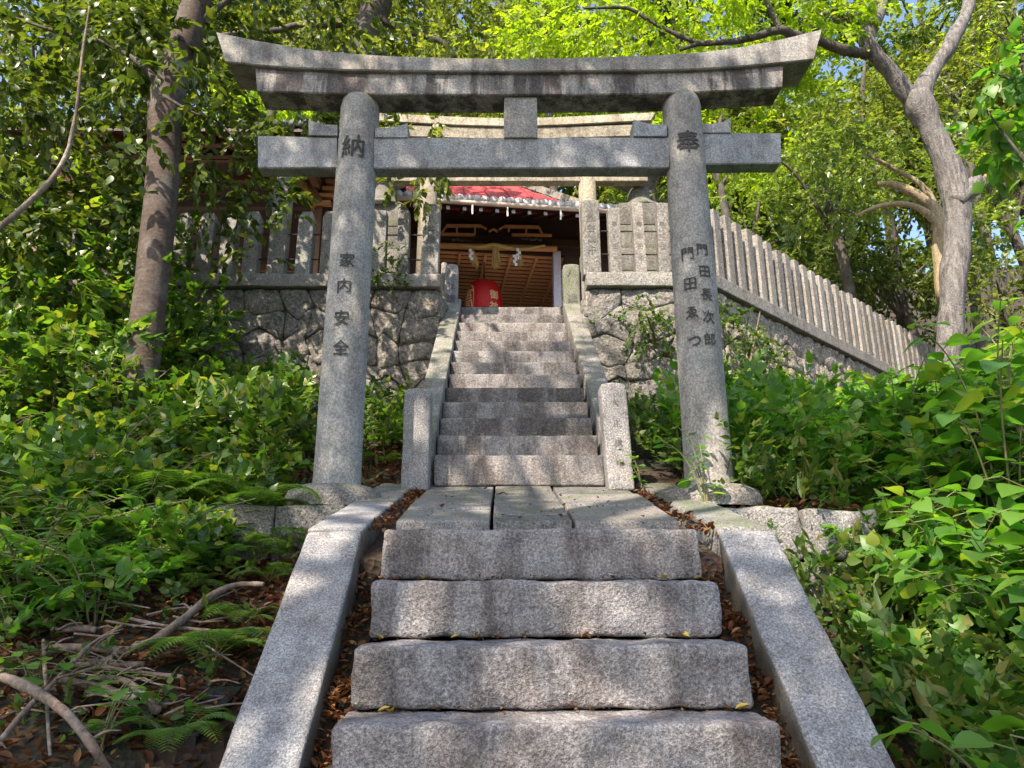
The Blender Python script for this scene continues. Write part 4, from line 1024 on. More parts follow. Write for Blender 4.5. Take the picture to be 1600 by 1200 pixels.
# hill and precinct trees behind
def bgtree(px, py, Y, kind, r, dens, size, label, seed, group='trees on the hillside behind the shrine', trunkmat='bark2', flat=.6, blobs=6, tilt=0, nm='broadleaf_tree', tpl='simple'):
    rng = random.Random(seed); P = at(px, py, Y); gz = float(ground_z(P[0], P[1])); base = (P[0]+tilt, P[1], gz)
    t = tree(nm, label, group, base); B = MB(); R_ = .05+.035*r
    B.tube([(base[0], base[1], gz-.3), (base[0]+.2, base[1], (gz+P[2])/2), (P[0], P[1], P[2]), (P[0]+.2, P[1], P[2]+r*.8)], [R_*1.25, R_, R_*.7, R_*.25], 12, jit=.3)
    bl = []
    for k in range(blobs):
        a = rng.uniform(0, 6.28); rr = r*rng.uniform(.2, .75); c = (P[0]+math.cos(a)*rr, P[1]+math.sin(a)*rr*.8, P[2]+rng.uniform(-.6, .6)*r)
        bl.append((*c, r*rng.uniform(.35, .6), r*rng.uniform(.35, .6), r*rng.uniform(.22, .4)))
        B.tube([(P[0], P[1], P[2]-r*.5), ((P[0]+c[0])/2, (P[1]+c[1])/2, (P[2]+c[2])/2-r*.1), c], [R_*.45, R_*.3, R_*.12], 7, jit=.3)
    B.build('trunk', M[trunkmat], t, True)
    crown('crown', bl, dens, size, M[kind], t, seed, n=11, tw=.5 if Y < 16 else .9, flat=flat, shell=.15, tpl=tpl)
HG = 'trees on the hillside behind the shrine'
for i, a in enumerate([
    (1290, 300, 12.5, 'mid', 1.6, 34, .12, 'sunlit mid-green tree above the middle of the slanting fence'),
    (1180, 380, 13.5, 'mid', 1.3, 34, .12, 'sunlit green shrub-like tree behind the near end of the slanting fence'),
    (1350, 180, 14.0, 'olive', 1.7, 32, .12, 'olive tree seen left of the twisted trunk'),
    (1400, 440, 13.5, 'evergreen', 1.5, 44, .13, 'dark shaded evergreen between the slanting fence and the twisted trunk'),
    (1330, 410, 14.5, 'evergreen', 1.3, 40, .13, 'dark evergreen low behind the slanting fence'),
    (1570, 320, 12.0, 'mid', 1.4, 34, .12, 'light green tree at the right edge beyond the twisted trunk'),
    (1570, 480, 11.5, 'olive', 1.1, 36, .11, 'olive tree low at the right edge behind the leafy plants'),
    (1480, 120, 15.0, 'olive', 1.7, 20, .13, 'thin tree high between the forks of the twisted trunk'),
    (1590, 60, 15.0, 'olive', 1.6, 22, .13, 'greyish tree in the upper right corner'),
    (1120, 250, 15.0, 'maple', 1.5, 34, .12, 'yellow-green maple just right of the torii pillar'),
    (850, 60, 17.0, 'mid', 2.3, 26, .15, 'green tree high behind the middle of the torii'),
    (690, 130, 16.5, 'olive', 1.7, 26, .15, 'olive tree above the hall roof behind the torii'),
    (1000, 150, 18.0, 'maple', 2.3, 26, .15, 'bright maple above the hall roof'),
    (430, 50, 14.5, 'olive', 1.9, 24, .14, 'olive tree high behind the left end of the torii'),
    (240, 60, 13.0, 'olive', 2.0, 16, .13, 'backlit tree behind the grey trunk at upper left'),
    (60, 120, 12.0, 'olive', 1.8, 16, .13, 'backlit tree in the upper left corner'),
    (80, 330, 12.0, 'mid', 1.3, 30, .12, 'green tree behind the shed at far left'),
    (380, 385, 18.0, 'mid', 1.8, 22, .15, 'sunlit tree seen through the open pavilion'),
    (250, 385, 18.5, 'mid', 1.6, 22, .15, 'sunlit shrubby tree left of the pavilion columns'),
    (560, 300, 20.0, 'mid', 2.2, 22, .16, 'tree far behind the left torii pillar'),
    (1050, 330, 19.0, 'mid', 2.0, 22, .16, 'tree behind the right lantern')]):
    bgtree(*a, 100+i, HG)
rng_ = random.Random(5)
for i in range(13):
    px = -80+i*150; Y = 25+rng_.uniform(-2, 4); kd = ['olive', 'mid', 'olive', 'maple'][i % 4]
    bgtree(px, 250+rng_.uniform(-60, 60), Y, kd, 4.3, 13, .28, 'distant sunlit tree on the far slope behind everything', 200+i, HG, blobs=9)
for i in range(9):
    px = -60+i*215; bgtree(px, 40+rng_.uniform(-30, 30), 30, ['olive', 'mid', 'olive'][i % 3], 4.5, 8, .30, 'distant tree filling the skyline above the torii', 230+i, HG, blobs=8)
# pale branches under the twisted tree
tb = tree('broadleaf_tree', 'spreading tree with pale boughs left of the twisted trunk', loc=at(1465, 420, 10.8))
B = MB(); limb(B, [(1478, 470), (1470, 400), (1466, 340), (1440, 310), (1400, 290), (1372, 287)], 10.8, [26, 24, 22, 16, 12, 7], 9, .2)
limb(B, [(1468, 350), (1440, 328), (1414, 319), (1374, 322), (1337, 337)], 10.8, [14, 11, 9, 7, 4], 8, .2); limb(B, [(1466, 330), (1440, 290), (1400, 265), (1350, 240)], 10.9, [12, 9, 7, 4], 8, .2)
B.build('trunk', M['bark4'], tb, True)
crown('crown', [blob(1500, 200, 11.5, .6, .4), blob(1530, 370, 11.5, .6, .4), blob(1360, 250, 11, .8, .3), blob(1340, 330, 11, .6, .22), blob(1300, 230, 11.3, .8, .4), blob(1420, 230, 11.3, .5, .25)], 40, .10, M['mid'], tb, 44, tw=.35)
# leaves reaching in from the upper right, close to the camera
tr_ = tree('broadleaf_tree', 'fresh green leafy boughs reaching in at the right edge, nearer than the twisted trunk', loc=(6.5, 6.2, 1.0))
B = MB(); B.tube([(6.6, 6.2, .6), (6.5, 6.1, 3), (6.1, 6.1, 5), (6.0, 6.1, 7)], [.09, .08, .06, .03], 8)
limb(B, [(1660, 320), (1600, 250), (1540, 170)], 6.1, [8, 6, 3], 6, .2); limb(B, [(1660, 240), (1600, 140), (1520, 100)], 6.1, [8, 5, 3], 6, .2); B.build('trunk', M['bark2'], tr_, True)
crown('crown', [blob(1590, 130, 6.1, .45, .28), blob(1545, 110, 6.0, .25, .12), blob(1600, 230, 6.1, .4, .25), blob(1620, 320, 6.1, .35, .2), blob(1580, 200, 6.2, .28, .2)], 50, .12, M['bright'], tr_, 45, n=7, tw=.3, tpl='broad', shell=.1)

# overhead canopy: trees around and behind the viewer, which dapple the steps
def overhead(x, y, zc, r, label, seed, dens=33, size=.13, bl=11, lean=(0, 0), rzs=.28, mat='evergreen'):
    rng = random.Random(seed); gz = float(ground_z(x+lean[0], y+lean[1])); t = tree('canopy_tree', label, 'trees arching over the lower steps', (x+lean[0], y+lean[1], gz)); B = MB()
    B.tube([(x+lean[0], y+lean[1], gz-.3), (x+lean[0]*.8, y+lean[1]*.8, zc*.5), (x, y, zc)], [.24, .19, .12], 12, jit=.2)
    blb = []
    for k in range(bl):
        a = rng.uniform(0, 6.28); rr = r*math.sqrt(rng.uniform(.02, .9)); c = (x+math.cos(a)*rr, y+math.sin(a)*rr, zc+rng.uniform(-.3, 1.2))
        blb.append((*c, r*rng.uniform(.25, .42), r*rng.uniform(.25, .42), r*rzs*rng.uniform(.5, 1)))
        B.tube([(x, y, zc-.8), ((x+c[0])/2, (y+c[1])/2, zc-.2), c], [.09, .06, .02], 6)
    B.build('trunk', M['bark2'], t, True); crown('crown', blb, dens, size, M[mat], t, seed, n=10, tw=.5, shell=.05)
overhead(-3.6, -2.6, 8.2, 3.0, 'evergreen arching over the lower steps from behind the viewer', 301, lean=(-1.5, -1.5))
overhead(-1.4, -.4, 9.6, 2.6, 'evergreen arching above the torii from behind the viewer', 302, lean=(-4.0, -2.5))
overhead(-5.2, -4.8, 8.4, 2.5, 'evergreen behind the viewer on the left side of the steps', 306, dens=30, lean=(-1.5, -1.0))
overhead(.8, -3.8, 8.6, 2.6, 'evergreen behind the viewer on the right side of the steps', 304, lean=(3.5, -2))

# ------------------------------------------------------------------ undergrowth
def gz1(x, y): return float(ground_z(x, y))
def scatter_twigs(name, pts, rng, n, size, mat, tpl, L, label, up_=.5, droop=.3, parent=None, kind='stuff', cat='undergrowth'):
    """bushy leafy shoots at given base points (x,y,z)"""
    B = np.array(pts); T = rng.normal(0, .6, (len(B), 3)); T[:, 2] = np.abs(T[:, 2])+up_
    Ls = L*rng.uniform(.6, 1.3, len(B)); o = leaf_obj(name, *twig_leaves(B, T, Ls, rng, n, size, .7, droop), tpl, mat, parent)
    if parent is None: tag(o, label, cat, kind=kind)
    return o
def excl(x, y): return abs(x) < 1.13 and y < 5.4 or abs(x+.05) < .95 and y < 8.5
rng = np.random.default_rng(77)
def region(n, xr, yr, h, f=None, hmin=.0):
    out = []
    while len(out) < n:
        x = rng.uniform(*xr); y = rng.uniform(*yr)
        if excl(x, y) or (f and not f(x, y)): continue
        hh = h(x, y) if callable(h) else h
        out.append((x, y, gz1(x, y)+hmin+rng.uniform(0, 1)**.8*hh))
    return out
# left bank: glossy bushy mass up to the fence
hl = lambda x, y: .95 if x < -2.6 else .45
scatter_twigs('left_undergrowth', region(1500, (-5.4, -1.75), (4.9, 7.4), lambda x, y: 1.15 if x < -2.9 else .55, lambda x, y: not (x > -2.5 and y > 5.9 and rng.uniform() < .72)), rng, 11, .085, M['shrub'], 'ovate', .30,
              'glossy dark green undergrowth covering the left bank below the stone wall')
scatter_twigs('left_low_undergrowth', region(800, (-4.6, -1.6), (3.7, 5.2), lambda x, y: .5 if x < -2.3 else .22), rng, 10, .075, M['shrub'], 'ovate', .24,
              'leafy ground cover on the left bank in front of the grey trunk')
scatter_twigs('stair_side_weeds', region(210, (-1.9, -.92), (5.4, 7.4), .3, lambda x, y: y > 5.8 or x < -1.4), rng, 9, .055, M['weed'], 'ovate', .22,
              'small weeds and ferny shoots between the left pillar and the stair side slab')
scatter_twigs('right_stair_weeds', region(260, (.90, 1.75), (5.35, 7.35), .26), rng, 9, .055, M['weed'], 'ovate', .22, 'small weeds between the right pillar and the right side slab of the upper flight')
scatter_twigs('right_undergrowth', region(1500, (1.15, 5.5), (4.6, 7.6), lambda x, y: .75 if y < 6 else .35, lambda x, y: outside_line(x, y) < -.1 and y < 7.45+max(0, x-2.1)), rng, 11, .085, M['bright'], 'ovate', .30,
              'tangle of small green weeds on the slope right of the torii')
scatter_twigs('right_front_undergrowth', region(420, (1.3, 3.6), (2.2, 4.2), lambda x, y: .5 if x > 1.7 else .25, lambda x, y: x > 1.35+(y-2.2)*.12), rng, 9, .080, M['bright'], 'broad', .30, 'larger bright leaves mixed through the weeds on the right bank')
scatter_twigs('right_low_undergrowth', region(1300, (1.25, 4.2), (2.0, 4.6), lambda x, y: .42), rng, 10, .060, M['weed'], 'ovate', .28,
              'fine tangled weeds on the right bank beside the lower steps')
scatter_twigs('left_thicket', region(900, (-6.2, -3.15), (5.6, 7.4), lambda x, y: 2.2 if x < -3.5 else 1.5), rng, 11, .095, M['shrub'], 'ovate', .34,
              'tall green thicket rising to the fence top at the far left')
scatter_twigs('left_front_undergrowth', region(260, (-3.6, -1.75), (3.15, 4.1), lambda x, y: .20, lambda x, y: x < -1.45-(4.1-y)*.45), rng, 10, .07, M['bright'], 'ovate', .24, 'bright leafy ground cover among the ferns at left')
scatter_twigs('terrace_weeds', region(330, (1.1, 2.4), (4.4, 6.2), .16), rng, 9, .05, M['weed'], 'ovate', .2, 'low weeds on the terrace beside the right base of the torii')
scatter_twigs('litter_weeds', region(160, (-3.2, -1.2), (2.6, 4.15), .10), rng, 8, .035, M['weed'], 'ovate', .14, 'scattered small green weeds poking through the dead leaves on the left bank')
# grass blades and thin stalks
def grasses(name, pts, L, mat, label, size=1.0):
    B = np.array(pts); n = len(B); T = rng.normal(0, .45, (n, 3)); T[:, 2] = 1
    o = leaf_obj(name, B, T, rng.normal(size=(n, 3)), L*rng.uniform(.5, 1.3, n), 'needle', mat); tag(o, label, 'grass', kind='stuff')
grasses('right_grass', region(2600, (1.1, 5), (3.0, 8), .25, lambda x, y: outside_line(x, y) < -.1 and y < 7.5), .22, M['weed'], 'thin grass blades among the weeds on the right slope')
grasses('left_grass', region(500, (-3.5, -1.1), (4.5, 7.2), .05), .14, M['weed'], 'thin grass blades on the left bank')

# individual plants -------------------------------------------------
def make_plant(name, label, cat, group, h, nst, leaf, tpl, mat, nl, spread, seed, stemmat='stem', bend=.35, petiole=.05):
    rg = np.random.default_rng(seed); t = thing(name, (0, 0, 0), label, cat, group); B = MB(); Ps = []; Ds = []; Us = []; Ss = []
    for s in range(nst):
        a = rg.uniform(0, 6.28); d = np.array([math.cos(a), math.sin(a), 0])*spread*rg.uniform(.4, 1); hh = h*rg.uniform(.7, 1.05)
        pts = [np.array([0, 0, -.05])+d*.05, d*.3+np.array([0, 0, hh*.4]), d*.7+np.array([0, 0, hh*.78]), d*(1+bend)+np.array([0, 0, hh])]
        hs = min(1, .35+h*.6); B.tube(pts, [.008*hs, .007*hs, .005*hs, .003*hs], 5, cap=False)
        C_, _ = catmull(pts, [0]*4, 6); C_ = np.array([list(c) for c in C_])
        for k in range(nl):
            f = .22+.78*(k+rg.uniform(-.2, .2))/max(1, nl-1); f = min(.999, max(.1, f)); ix = f*(len(C_)-1); i0 = int(ix); p = C_[i0]*(1-(ix-i0))+C_[min(i0+1, len(C_)-1)]*(ix-i0)
            an = k*2.4+rg.uniform(-.4, .4); dd = np.array([math.cos(an), math.sin(an), rg.uniform(-.25, .35)]); q = p+dd*petiole*rg.uniform(.6, 1.4)
            B.tube([p, q], [.0025, .002], 4, cap=False)
            Ps.append(q); Ds.append(dd+np.array([0, 0, -.15])); Us.append(np.array([0, 0, 1])+rg.normal(0, .28, 3)); Ss.append(leaf*rg.uniform(.55, 1.15)*(1-.35*f*f))
    B.build('stem', M[stemmat], t); leaf_obj('leaves', np.array(Ps), np.array(Ds), np.array(Us), np.array(Ss), tpl, M[mat], t, True)
    return t
def place(src, x, y, z, s, rz_, used, label=None, group=None):
    if not used: o = src
    else:
        o = src.copy(); link(o)
        for ch in [c for c in src.children]:
            c = ch.copy(); link(c); c.parent = o
    o.location = (x, y, z); o.scale = (s, s, s); o.rotation_euler = (0, 0, rz_)
    if label: o['label'] = label
    if group: o['group'] = group
    return o
kid = {}
RG = 'broad-leaved plants crowding the right bank'
protos = [make_plant('leafy_plant', 'tall bright green broad-leaved plant in the thicket on the right bank', 'plant', RG, h, ns, lf, 'broad', 'bright', nl, sp, sd) for (h, ns, lf, nl, sp, sd) in
          ((1.15, 6, .19, 14, .34, 1), (.85, 6, .17, 11, .36, 2), (1.35, 5, .21, 15, .36, 3), (.6, 7, .19, 9, .36, 4), (1.0, 7, .165, 14, .40, 5))]
used = [False]*5; rr = random.Random(9); cnt = 0
spots = []
for _ in range(4000):
    if len(spots) >= 175: break
    x = rr.uniform(1.5, 5.6); y = rr.uniform(2.7, 7.0)
    if outside_line(x, y) > -.5 or y > 7.2+max(0, x-2.3)*.9: continue
    if x < 1.9+max(0, 4.3-y)*.20: continue
    if all((x-a)**2+(y-b)**2 > .042 for a, b in spots): spots.append((x, y))
for (x, y) in spots:
    k = rr.randrange(5) if (x > 2.5 and y < 5.6 and rr.random() < .8) else 3; s = rr.uniform(.75, 1.1)*(.62 if x < 2.1 else (.9 if x < 2.8 else 1.25))*(.75 if y > 5.8 and x < 4.2 else 1)*(1.15 if k == 3 else 1)
    hk = (1.15, .85, 1.35, .6, 1.0)[k]; g0 = gz1(x, y); q = np.array([x, y, g0+hk*s])-CAM; qx, qy = 800+F*(q@rt)/(q@fw), 600-F*(q@up)/(q@fw)
    lim = np.interp(qx, [1130, 1200, 1300, 1400, 1450, 1520, 1600], [700, 650, 600, 560, 535, 495, 465])
    if qy < lim: s = max(.3, s-(lim-qy)/F*(q@fw)/hk)
    place(protos[k], x, y, g0-.02, s, rr.uniform(0, 6.28), used[k]); used[k] = True
# right bank, near the camera: lower plants with larger leaves
p2 = make_plant('leafy_plant', 'low broad-leaved plant at the foot of the right side slab', 'plant', None, .55, 5, .15, 'broad', 'bright', 6, .30, 31)
place(p2, 1.45, 2.45, gz1(1.45, 2.45), 1.25, 0, False)
place(p2, 2.0, 2.55, gz1(2.0, 2.55), 1.5, 2, True, 'broad-leaved plant in the lower right corner, wide heart-shaped leaves')
place(p2, 1.55, 2.05, gz1(1.5, 2.05), 1.3, 4, True, 'nearest broad-leaved plant at the bottom edge right of the side slab')
place(p2, 1.85, 2.15, gz1(1.85, 2.15), 1.5, 5, True, 'pale green plant low at the right edge nearest the camera')
p3 = make_plant('leafy_plant', 'small round-leaved shoot in front of the base of the right torii pillar', 'plant', None, .50, 4, .085, 'round', 'bright', 7, .22, 35)
place(p3, 1.02, 4.28, .47, 1, 0, False)
place(p3, .78, 4.98, .66, .55, 1, True, 'tiny green shoot in the gap beside the right corner post')
# shrub growing out of the right wall
ws = thing('wall_shrub', (1.35, 7.45, 2.6), 'small green shrub growing out of the stone wall beside the right pillar', 'shrub')
B_ = np.tile(np.array([[1.45, 7.5, 2.75]]), (70, 1))+rng.normal(0, 1, (70, 3))*np.array([.22, .10, .13]); T_ = rng.normal(0, .6, (70, 3))+np.array([0, -.4, .1])
leaf_obj('leaves', *twig_leaves(B_, T_, .22*rng.uniform(.6, 1.2, 70), rng, 9, .05, .6, .4), 'ovate', M['weed'], ws)
MB().tube([(1.5, 7.6, 2.6), (1.45, 7.45, 2.7), (1.35, 7.3, 2.85)], [.02, .015, .006], 6).build('stem', M['stem_b'], ws)
ivy = thing('climbing_shrub', (2.6, 7.6, 2.2), 'weedy climber draping the wall just right of the right pillar', 'climber')
B_ = np.stack([rng.uniform(0, 1.3, 210), np.zeros(210), rng.uniform(1.5, 3.15, 210)], -1); B_[:, 2] -= B_[:, 0]*.25
Bx = np.stack([WP[0]+WD[0]*B_[:, 0]+.10*WD[1], WP[1]+WD[1]*B_[:, 0]-.12, B_[:, 2]], -1)
leaf_obj('leaves', *twig_leaves(Bx, rng.normal(0, .6, (210, 3))+np.array([.2, -.5, -.1]), .25*rng.uniform(.6, 1.3, 210), rng, 10, .06, .6, .4), 'ovate', M['weed'], ivy)
MB().tube([(2.3, 7.5, 1.5), (2.5, 7.6, 2.3), (2.8, 7.9, 3.1)], [.02, .014, .006], 6).build('stem', M['stem_b'], ivy)
iv2 = thing('climbing_shrub', (-1.3, 7.5, 3.3), 'small green creeper on the rail beside the left gate post', 'climber')
B_ = np.stack([rng.uniform(-1.65, -1.2, 70), np.full(70, 7.5), 3.25+rng.uniform(0, 1, 70)**2*.5], -1)
leaf_obj('leaves', *twig_leaves(B_, rng.normal(0, .5, (70, 3))+np.array([0, -.3, .1]), .12*rng.uniform(.6, 1.2, 70), rng, 8, .035, .6, .3), 'ovate', M['weed'], iv2)

# left: shrubs, saplings, ferns
LG = 'glossy shrubs on the left bank'
lprot = [make_plant('glossy_shrub', 'glossy-leaved shrub in the thicket on the left bank', 'shrub', LG, h, ns, lf, 'ovate', 'shrub', nl, sp, sd, 'stem_b', .45) for (h, ns, lf, nl, sp, sd) in
         ((1.1, 7, .10, 15, .42, 51), (.8, 7, .09, 13, .40, 52), (1.4, 6, .11, 17, .45, 53), (.55, 6, .085, 10, .34, 54))]
used = [False]*4; lsp = []
for _ in range(4000):
    if len(lsp) >= 62: break
    x = rr.uniform(-5.2, -1.75); y = rr.uniform(3.6, 7.3)
    if (x > -2.6 and y > 5.9) or (y < 4.6 and x > -2.2): continue
    if all((x-a)**2+(y-b)**2 > .10 for a, b in lsp): lsp.append((x, y))
for (x, y) in lsp:
    k = rr.randrange(4); s = rr.uniform(.8, 1.15)*(1.15 if x < -3 and y > 5 else .62)
    place(lprot[k], x, y, gz1(x, y)-.02, s, rr.uniform(0, 6.28), used[k]); used[k] = True
p4 = make_plant('bamboo_like_shrub', 'bright arching shrub with pointed leaves above the pile of sticks', 'shrub', None, .42, 7, .115, 'lance', 'bright', 17, .42, 61, 'stem', .6)
for (px, py_, s_, a_, lb) in ((150, 985, 1.05, .4, None), (40, 960, 1.1, 2.4, 'bright pointed-leaf shrub left of the arching one, at the left edge'), (230, 900, .95, 4.4, 'bright pointed-leaf shrub among the ferns left of the low wall'), (330, 890, .7, 1.4, 'small pointed-leaf shrub just left of the low granite wall'), (90, 890, 1.0, 3.1, 'pointed-leaf shrub standing behind the arching one'), (20, 1010, .7, .9, 'small pointed-leaf shrub at the left edge above the sticks')):
    P = hit(px, py_); place(p4, P[0], P[1], P[2], s_, a_, lb is not None, lb)
p5 = make_plant('round_leaf_seedling', 'round-leaved seedling growing beside the stick pile at the left edge', 'seedling', None, .34, 4, .085, 'round', 'bright', 7, .17, 62)
for (px, py_, s_, a_, lb) in ((55, 1120, .75, 0, None), (150, 1185, .8, 2, 'toothed-leaf seedling at the bottom left in front of the black tray'), (225, 1160, .5, 4, 'smallest seedling at the bottom edge beside the left side slab'), (175, 1110, .5, 5, 'pale twin-leaf seedling above the cut stick ends')):
    P = hit(px, py_); place(p5, P[0], P[1], P[2], s_, a_, lb is not None, lb)
# ferns
def make_fern(seed, nf=8, L=.55, label='', group=None):
    rg = np.random.default_rng(seed); t = thing('fern', (0, 0, 0), label, 'fern', group); B = MB(); Ps = []; Ds = []; Us = []; Ss = []
    for f in range(nf):
        a = f*2*math.pi/nf+rg.uniform(-.3, .3); d = np.array([math.cos(a), math.sin(a), 0]); Lf = L*rg.uniform(.7, 1.1); rise = rg.uniform(.6, 1.05)
        K = 26; ts = np.linspace(0, 1, K); C_ = d[None]*(Lf*ts)[:, None]+np.array([0, 0, 1])*(Lf*(rise*ts*1.3-rise*1.15*ts**2.2))[:, None]
        B.tube([C_[0], C_[6], C_[13], C_[19], C_[25]], [.004, .0035, .003, .002, .001], 4, cap=False)
        tan = unit(np.gradient(C_, axis=0)); side = np.cross(tan, np.array([0, 0, 1.0])); side = unit(side)
        for k in range(3, K):
            t_ = ts[k]; pl_ = Lf*.30*(math.sin(math.pi*min(1, (1-t_)*.92+.06))**.7)*(1 if t_ > .2 else t_/.2)
            for sg in (-1, 1):
                pd = unit(side[k]*sg+tan[k]*.35+np.array([0, 0, -.12])); m_ = 7
                for q in range(m_):
                    p = C_[k]+pd*pl_*(q+.3)/m_; sub = unit(np.cross(pd, np.array([0, 0, 1.0])))
                    for s2 in (-1, 1):
                        Ps.append(p); Ds.append(sub*s2+pd*.7); Us.append(np.array([0, 0, 1])+rg.normal(0, .12, 3)); Ss.append(pl_*.22*(1-.6*q/m_)+.004)
                Ps.append(C_[k]); Ds.append(pd); Us.append(np.array([0, 0, 1.0])); Ss.append(pl_*.98)
    B.build('stalk', M['stem'], t)
    P_, D_, U_, S_ = np.array(Ps), np.array(Ds), np.array(Us), np.array(Ss)
    leaf_obj('fronds', P_, D_, U_, S_, 'needle', M['fern'], t); return t
fp = [make_fern(71, 9, .55, 'feathery green fern on the left bank', 'ferns on the left bank'), make_fern(72, 7, .42, 'feathery green fern on the left bank', 'ferns on the left bank')]
used = [False, False]
for (px, py_, Y, s) in ((60, 760, 3.6, 1.0), (30, 830, 3.3, .9), (260, 800, 4.0, .95), (345, 790, 4.0, .85), (310, 850, 3.7, .9), (400, 830, 3.8, .7), (215, 790, 4.3, .9), (140, 800, 4.0, 1.0), (400, 870, 3.4, .5), (330, 1020, 3.0, .55), (420, 900, 3.4, .45),
                       (640, 690, 6.2, .8), (600, 650, 6.6, .8), (625, 620, 6.9, .9), (600, 720, 5.8, .5), (270, 1150, 2.5, .4), (110, 850, 3, .9), (190, 870, 3, .8), (20, 900, 3, .8), (290, 910, 3, .6), (380, 960, 3, .5), (345, 1000, 3, .45), (430, 850, 3, .5), (60, 950, 3, .6)):
    P = hit(px, py_+25, 0) if px < 500 else at(px, py_, Y); k = rr.randrange(2); x, y = P[0], P[1]; tall = px < 460 and py_ < 905; s = s*(1.08 if tall else 1); place(fp[k], x, y, gz1(x, y)+(.05 if tall else .02), s, rr.uniform(0, 6.28), used[k]); used[k] = True

# ------------------------------------------------------------------ litter
def litter(name, n, xr, yr, label, f=None, size=.05, mat='dead', zf=None, lift=.012):
    P = []
    while len(P) < n:
        x = rng.uniform(*xr); y = rng.uniform(*yr)
        if f and not f(x, y): continue
        P.append((x, y, (zf(x, y) if zf else gz1(x, y))+lift+rng.uniform(0, .025)))
    P = np.array(P); D = rng.normal(0, 1, (n, 3)); D[:, 2] *= .25; U = rng.normal(0, .35, (n, 3))+np.array([0, 0, 1])
    o = leaf_obj(name, P, D, U, size*rng.uniform(.5, 1.3, n), 'curl', M[mat]); tag(o, label, 'dead leaves', kind='stuff'); return o
litter('leaf_litter', 7500, (-3.4, -1.08), (1.6, 5.0), 'brown dead leaves covering the left bank', lambda x, y: not (y > 4.15 and y < 4.55 and x > -1.96))
litter('leaf_litter_behind', 1500, (-2.0, -.9), (4.4, 6.6), 'brown dead leaves behind the left torii pillar', lambda x, y: (x+1.2)**2+(y-4.6)**2 > .09)
litter('leaf_litter_right', 2600, (1.08, 3.2), (1.8, 5.6), 'brown dead leaves on the right bank beside the side slab')
def gapz(y): return .268+(y-3.296)*.84-.27
def stepz(x, y):
    yy, zz_ = Y0, Z0
    for i in range(6):
        if y >= yy: return zz_
        yy -= TREAD[i]; zz_ -= RISE[i]
    return zz_
for nm, xr, lb in (('gap_litter', (-.80, -.70), 'dead leaves packed between the steps and the left side slab'), ('gap_litter', (.70, .80), 'dead leaves packed between the steps and the right side slab')):
    litter(nm, 900, xr, (1.7, 3.6), lb, zf=lambda x, y: gapz(min(y, 3.33))+.03*math.sin(y*23)+.02, size=.038, lift=0)
    xm = xr
    Bx_ = MB()
    Bx_.add([(xm[0]+.003, 1.2, -2.4), (xm[1]-.003, 1.2, -2.4), (xm[1]-.003, 3.6, -.9), (xm[0]+.003, 3.6, -.9), (xm[0]+.003, 1.2, gapz(1.2)-.02), (xm[1]-.003, 1.2, gapz(1.2)-.02), (xm[1]-.003, 3.33, gapz(3.33)-.02), (xm[0]+.003, 3.33, gapz(3.33)-.02)],
            [(4,5,6,7),(0,1,5,4),(1,2,6,5),(2,3,7,6),(3,0,4,7)])
    o = Bx_.build('gap_soil', M['ground'], None); tag(o, 'dark soil wedged in the '+('left' if xm[0] < 0 else 'right')+' joint beside the steps', None, kind='structure')
for nm, xr, lb in (('kerb_litter', (-.79, -.705), 'dead leaves in the joint left of the paving'), ('kerb_litter', (.705, .79), 'dead leaves in the joint right of the paving')):
    litter(nm, 170, xr, (3.35, 5.1), lb, zf=lambda x, y: rz(y)-.03, size=.04, lift=0)
    o = MB().add([(xr[0]-.005, 3.32, rz(3.32)-.12), (xr[1]+.006, 3.32, rz(3.32)-.12), (xr[1]+.006, 5.3, rz(5.3)-.045), (xr[0]-.005, 5.3, rz(5.3)-.045), (xr[0]-.005, 3.32, -.3), (xr[1]+.006, 3.32, -.3), (xr[1]+.006, 5.3, .2), (xr[0]-.005, 5.3, .2)], [(0,1,2,3),(7,6,5,4),(0,4,5,1),(1,5,6,2),(2,6,7,3),(3,7,4,0)]).build('joint_soil', M['ground'], None)
    tag(o, 'soil in the joint beside the '+('left' if xr[0] < 0 else 'right')+' kerb slabs', None, kind='structure')
def single_leaves(pts, mat, label, size, group):
    for i, (x, y, z) in enumerate(pts):
        D = np.array([[rr.uniform(-1, 1), rr.uniform(-1, 1), 0]]); o = leaf_obj('fallen_leaf', np.array([[x, y, z]]), D, np.array([[rr.uniform(-.3, .3), rr.uniform(-.3, .3), 1]]), np.array([size*rr.uniform(.7, 1.2)]), 'curl', M[mat]); tag(o, label, 'leaf', group)
tread_pts = []
for i, (px, n_) in enumerate(((0, 0),)): pass
yy, zz_ = Y0, Z0
for i in range(4):
    yb = yy; yy -= TREAD[i]; zz_ -= RISE[i]
    for k in range(6): tread_pts.append((rr.choice([rr.uniform(-.66, .66), rr.uniform(-.66, -.5), rr.uniform(.5, .66)]), rr.uniform(yb-.10, yb-.02), zz_+.012))
single_leaves(tread_pts[::2], 'yleaf', 'small yellow fallen leaf lying at the back of a lower step', .045, 'yellow leaves on the steps')
single_leaves(tread_pts[1::2], 'dead', 'small curled brown leaf lying at the back of a lower step', .045, 'brown leaves on the steps')
single_leaves([(x_, y_, rz(y_)+.012) for x_, y_ in ((-.5, 4.0), (.05, 3.68), (.12, 3.66), (-.2, 4.6), (-.45, 5.05), (-.3, 4.9), (.4, 4.4))], 'dead', 'small dark dead leaf lying on the paving', .045, 'dark leaves on the paving')

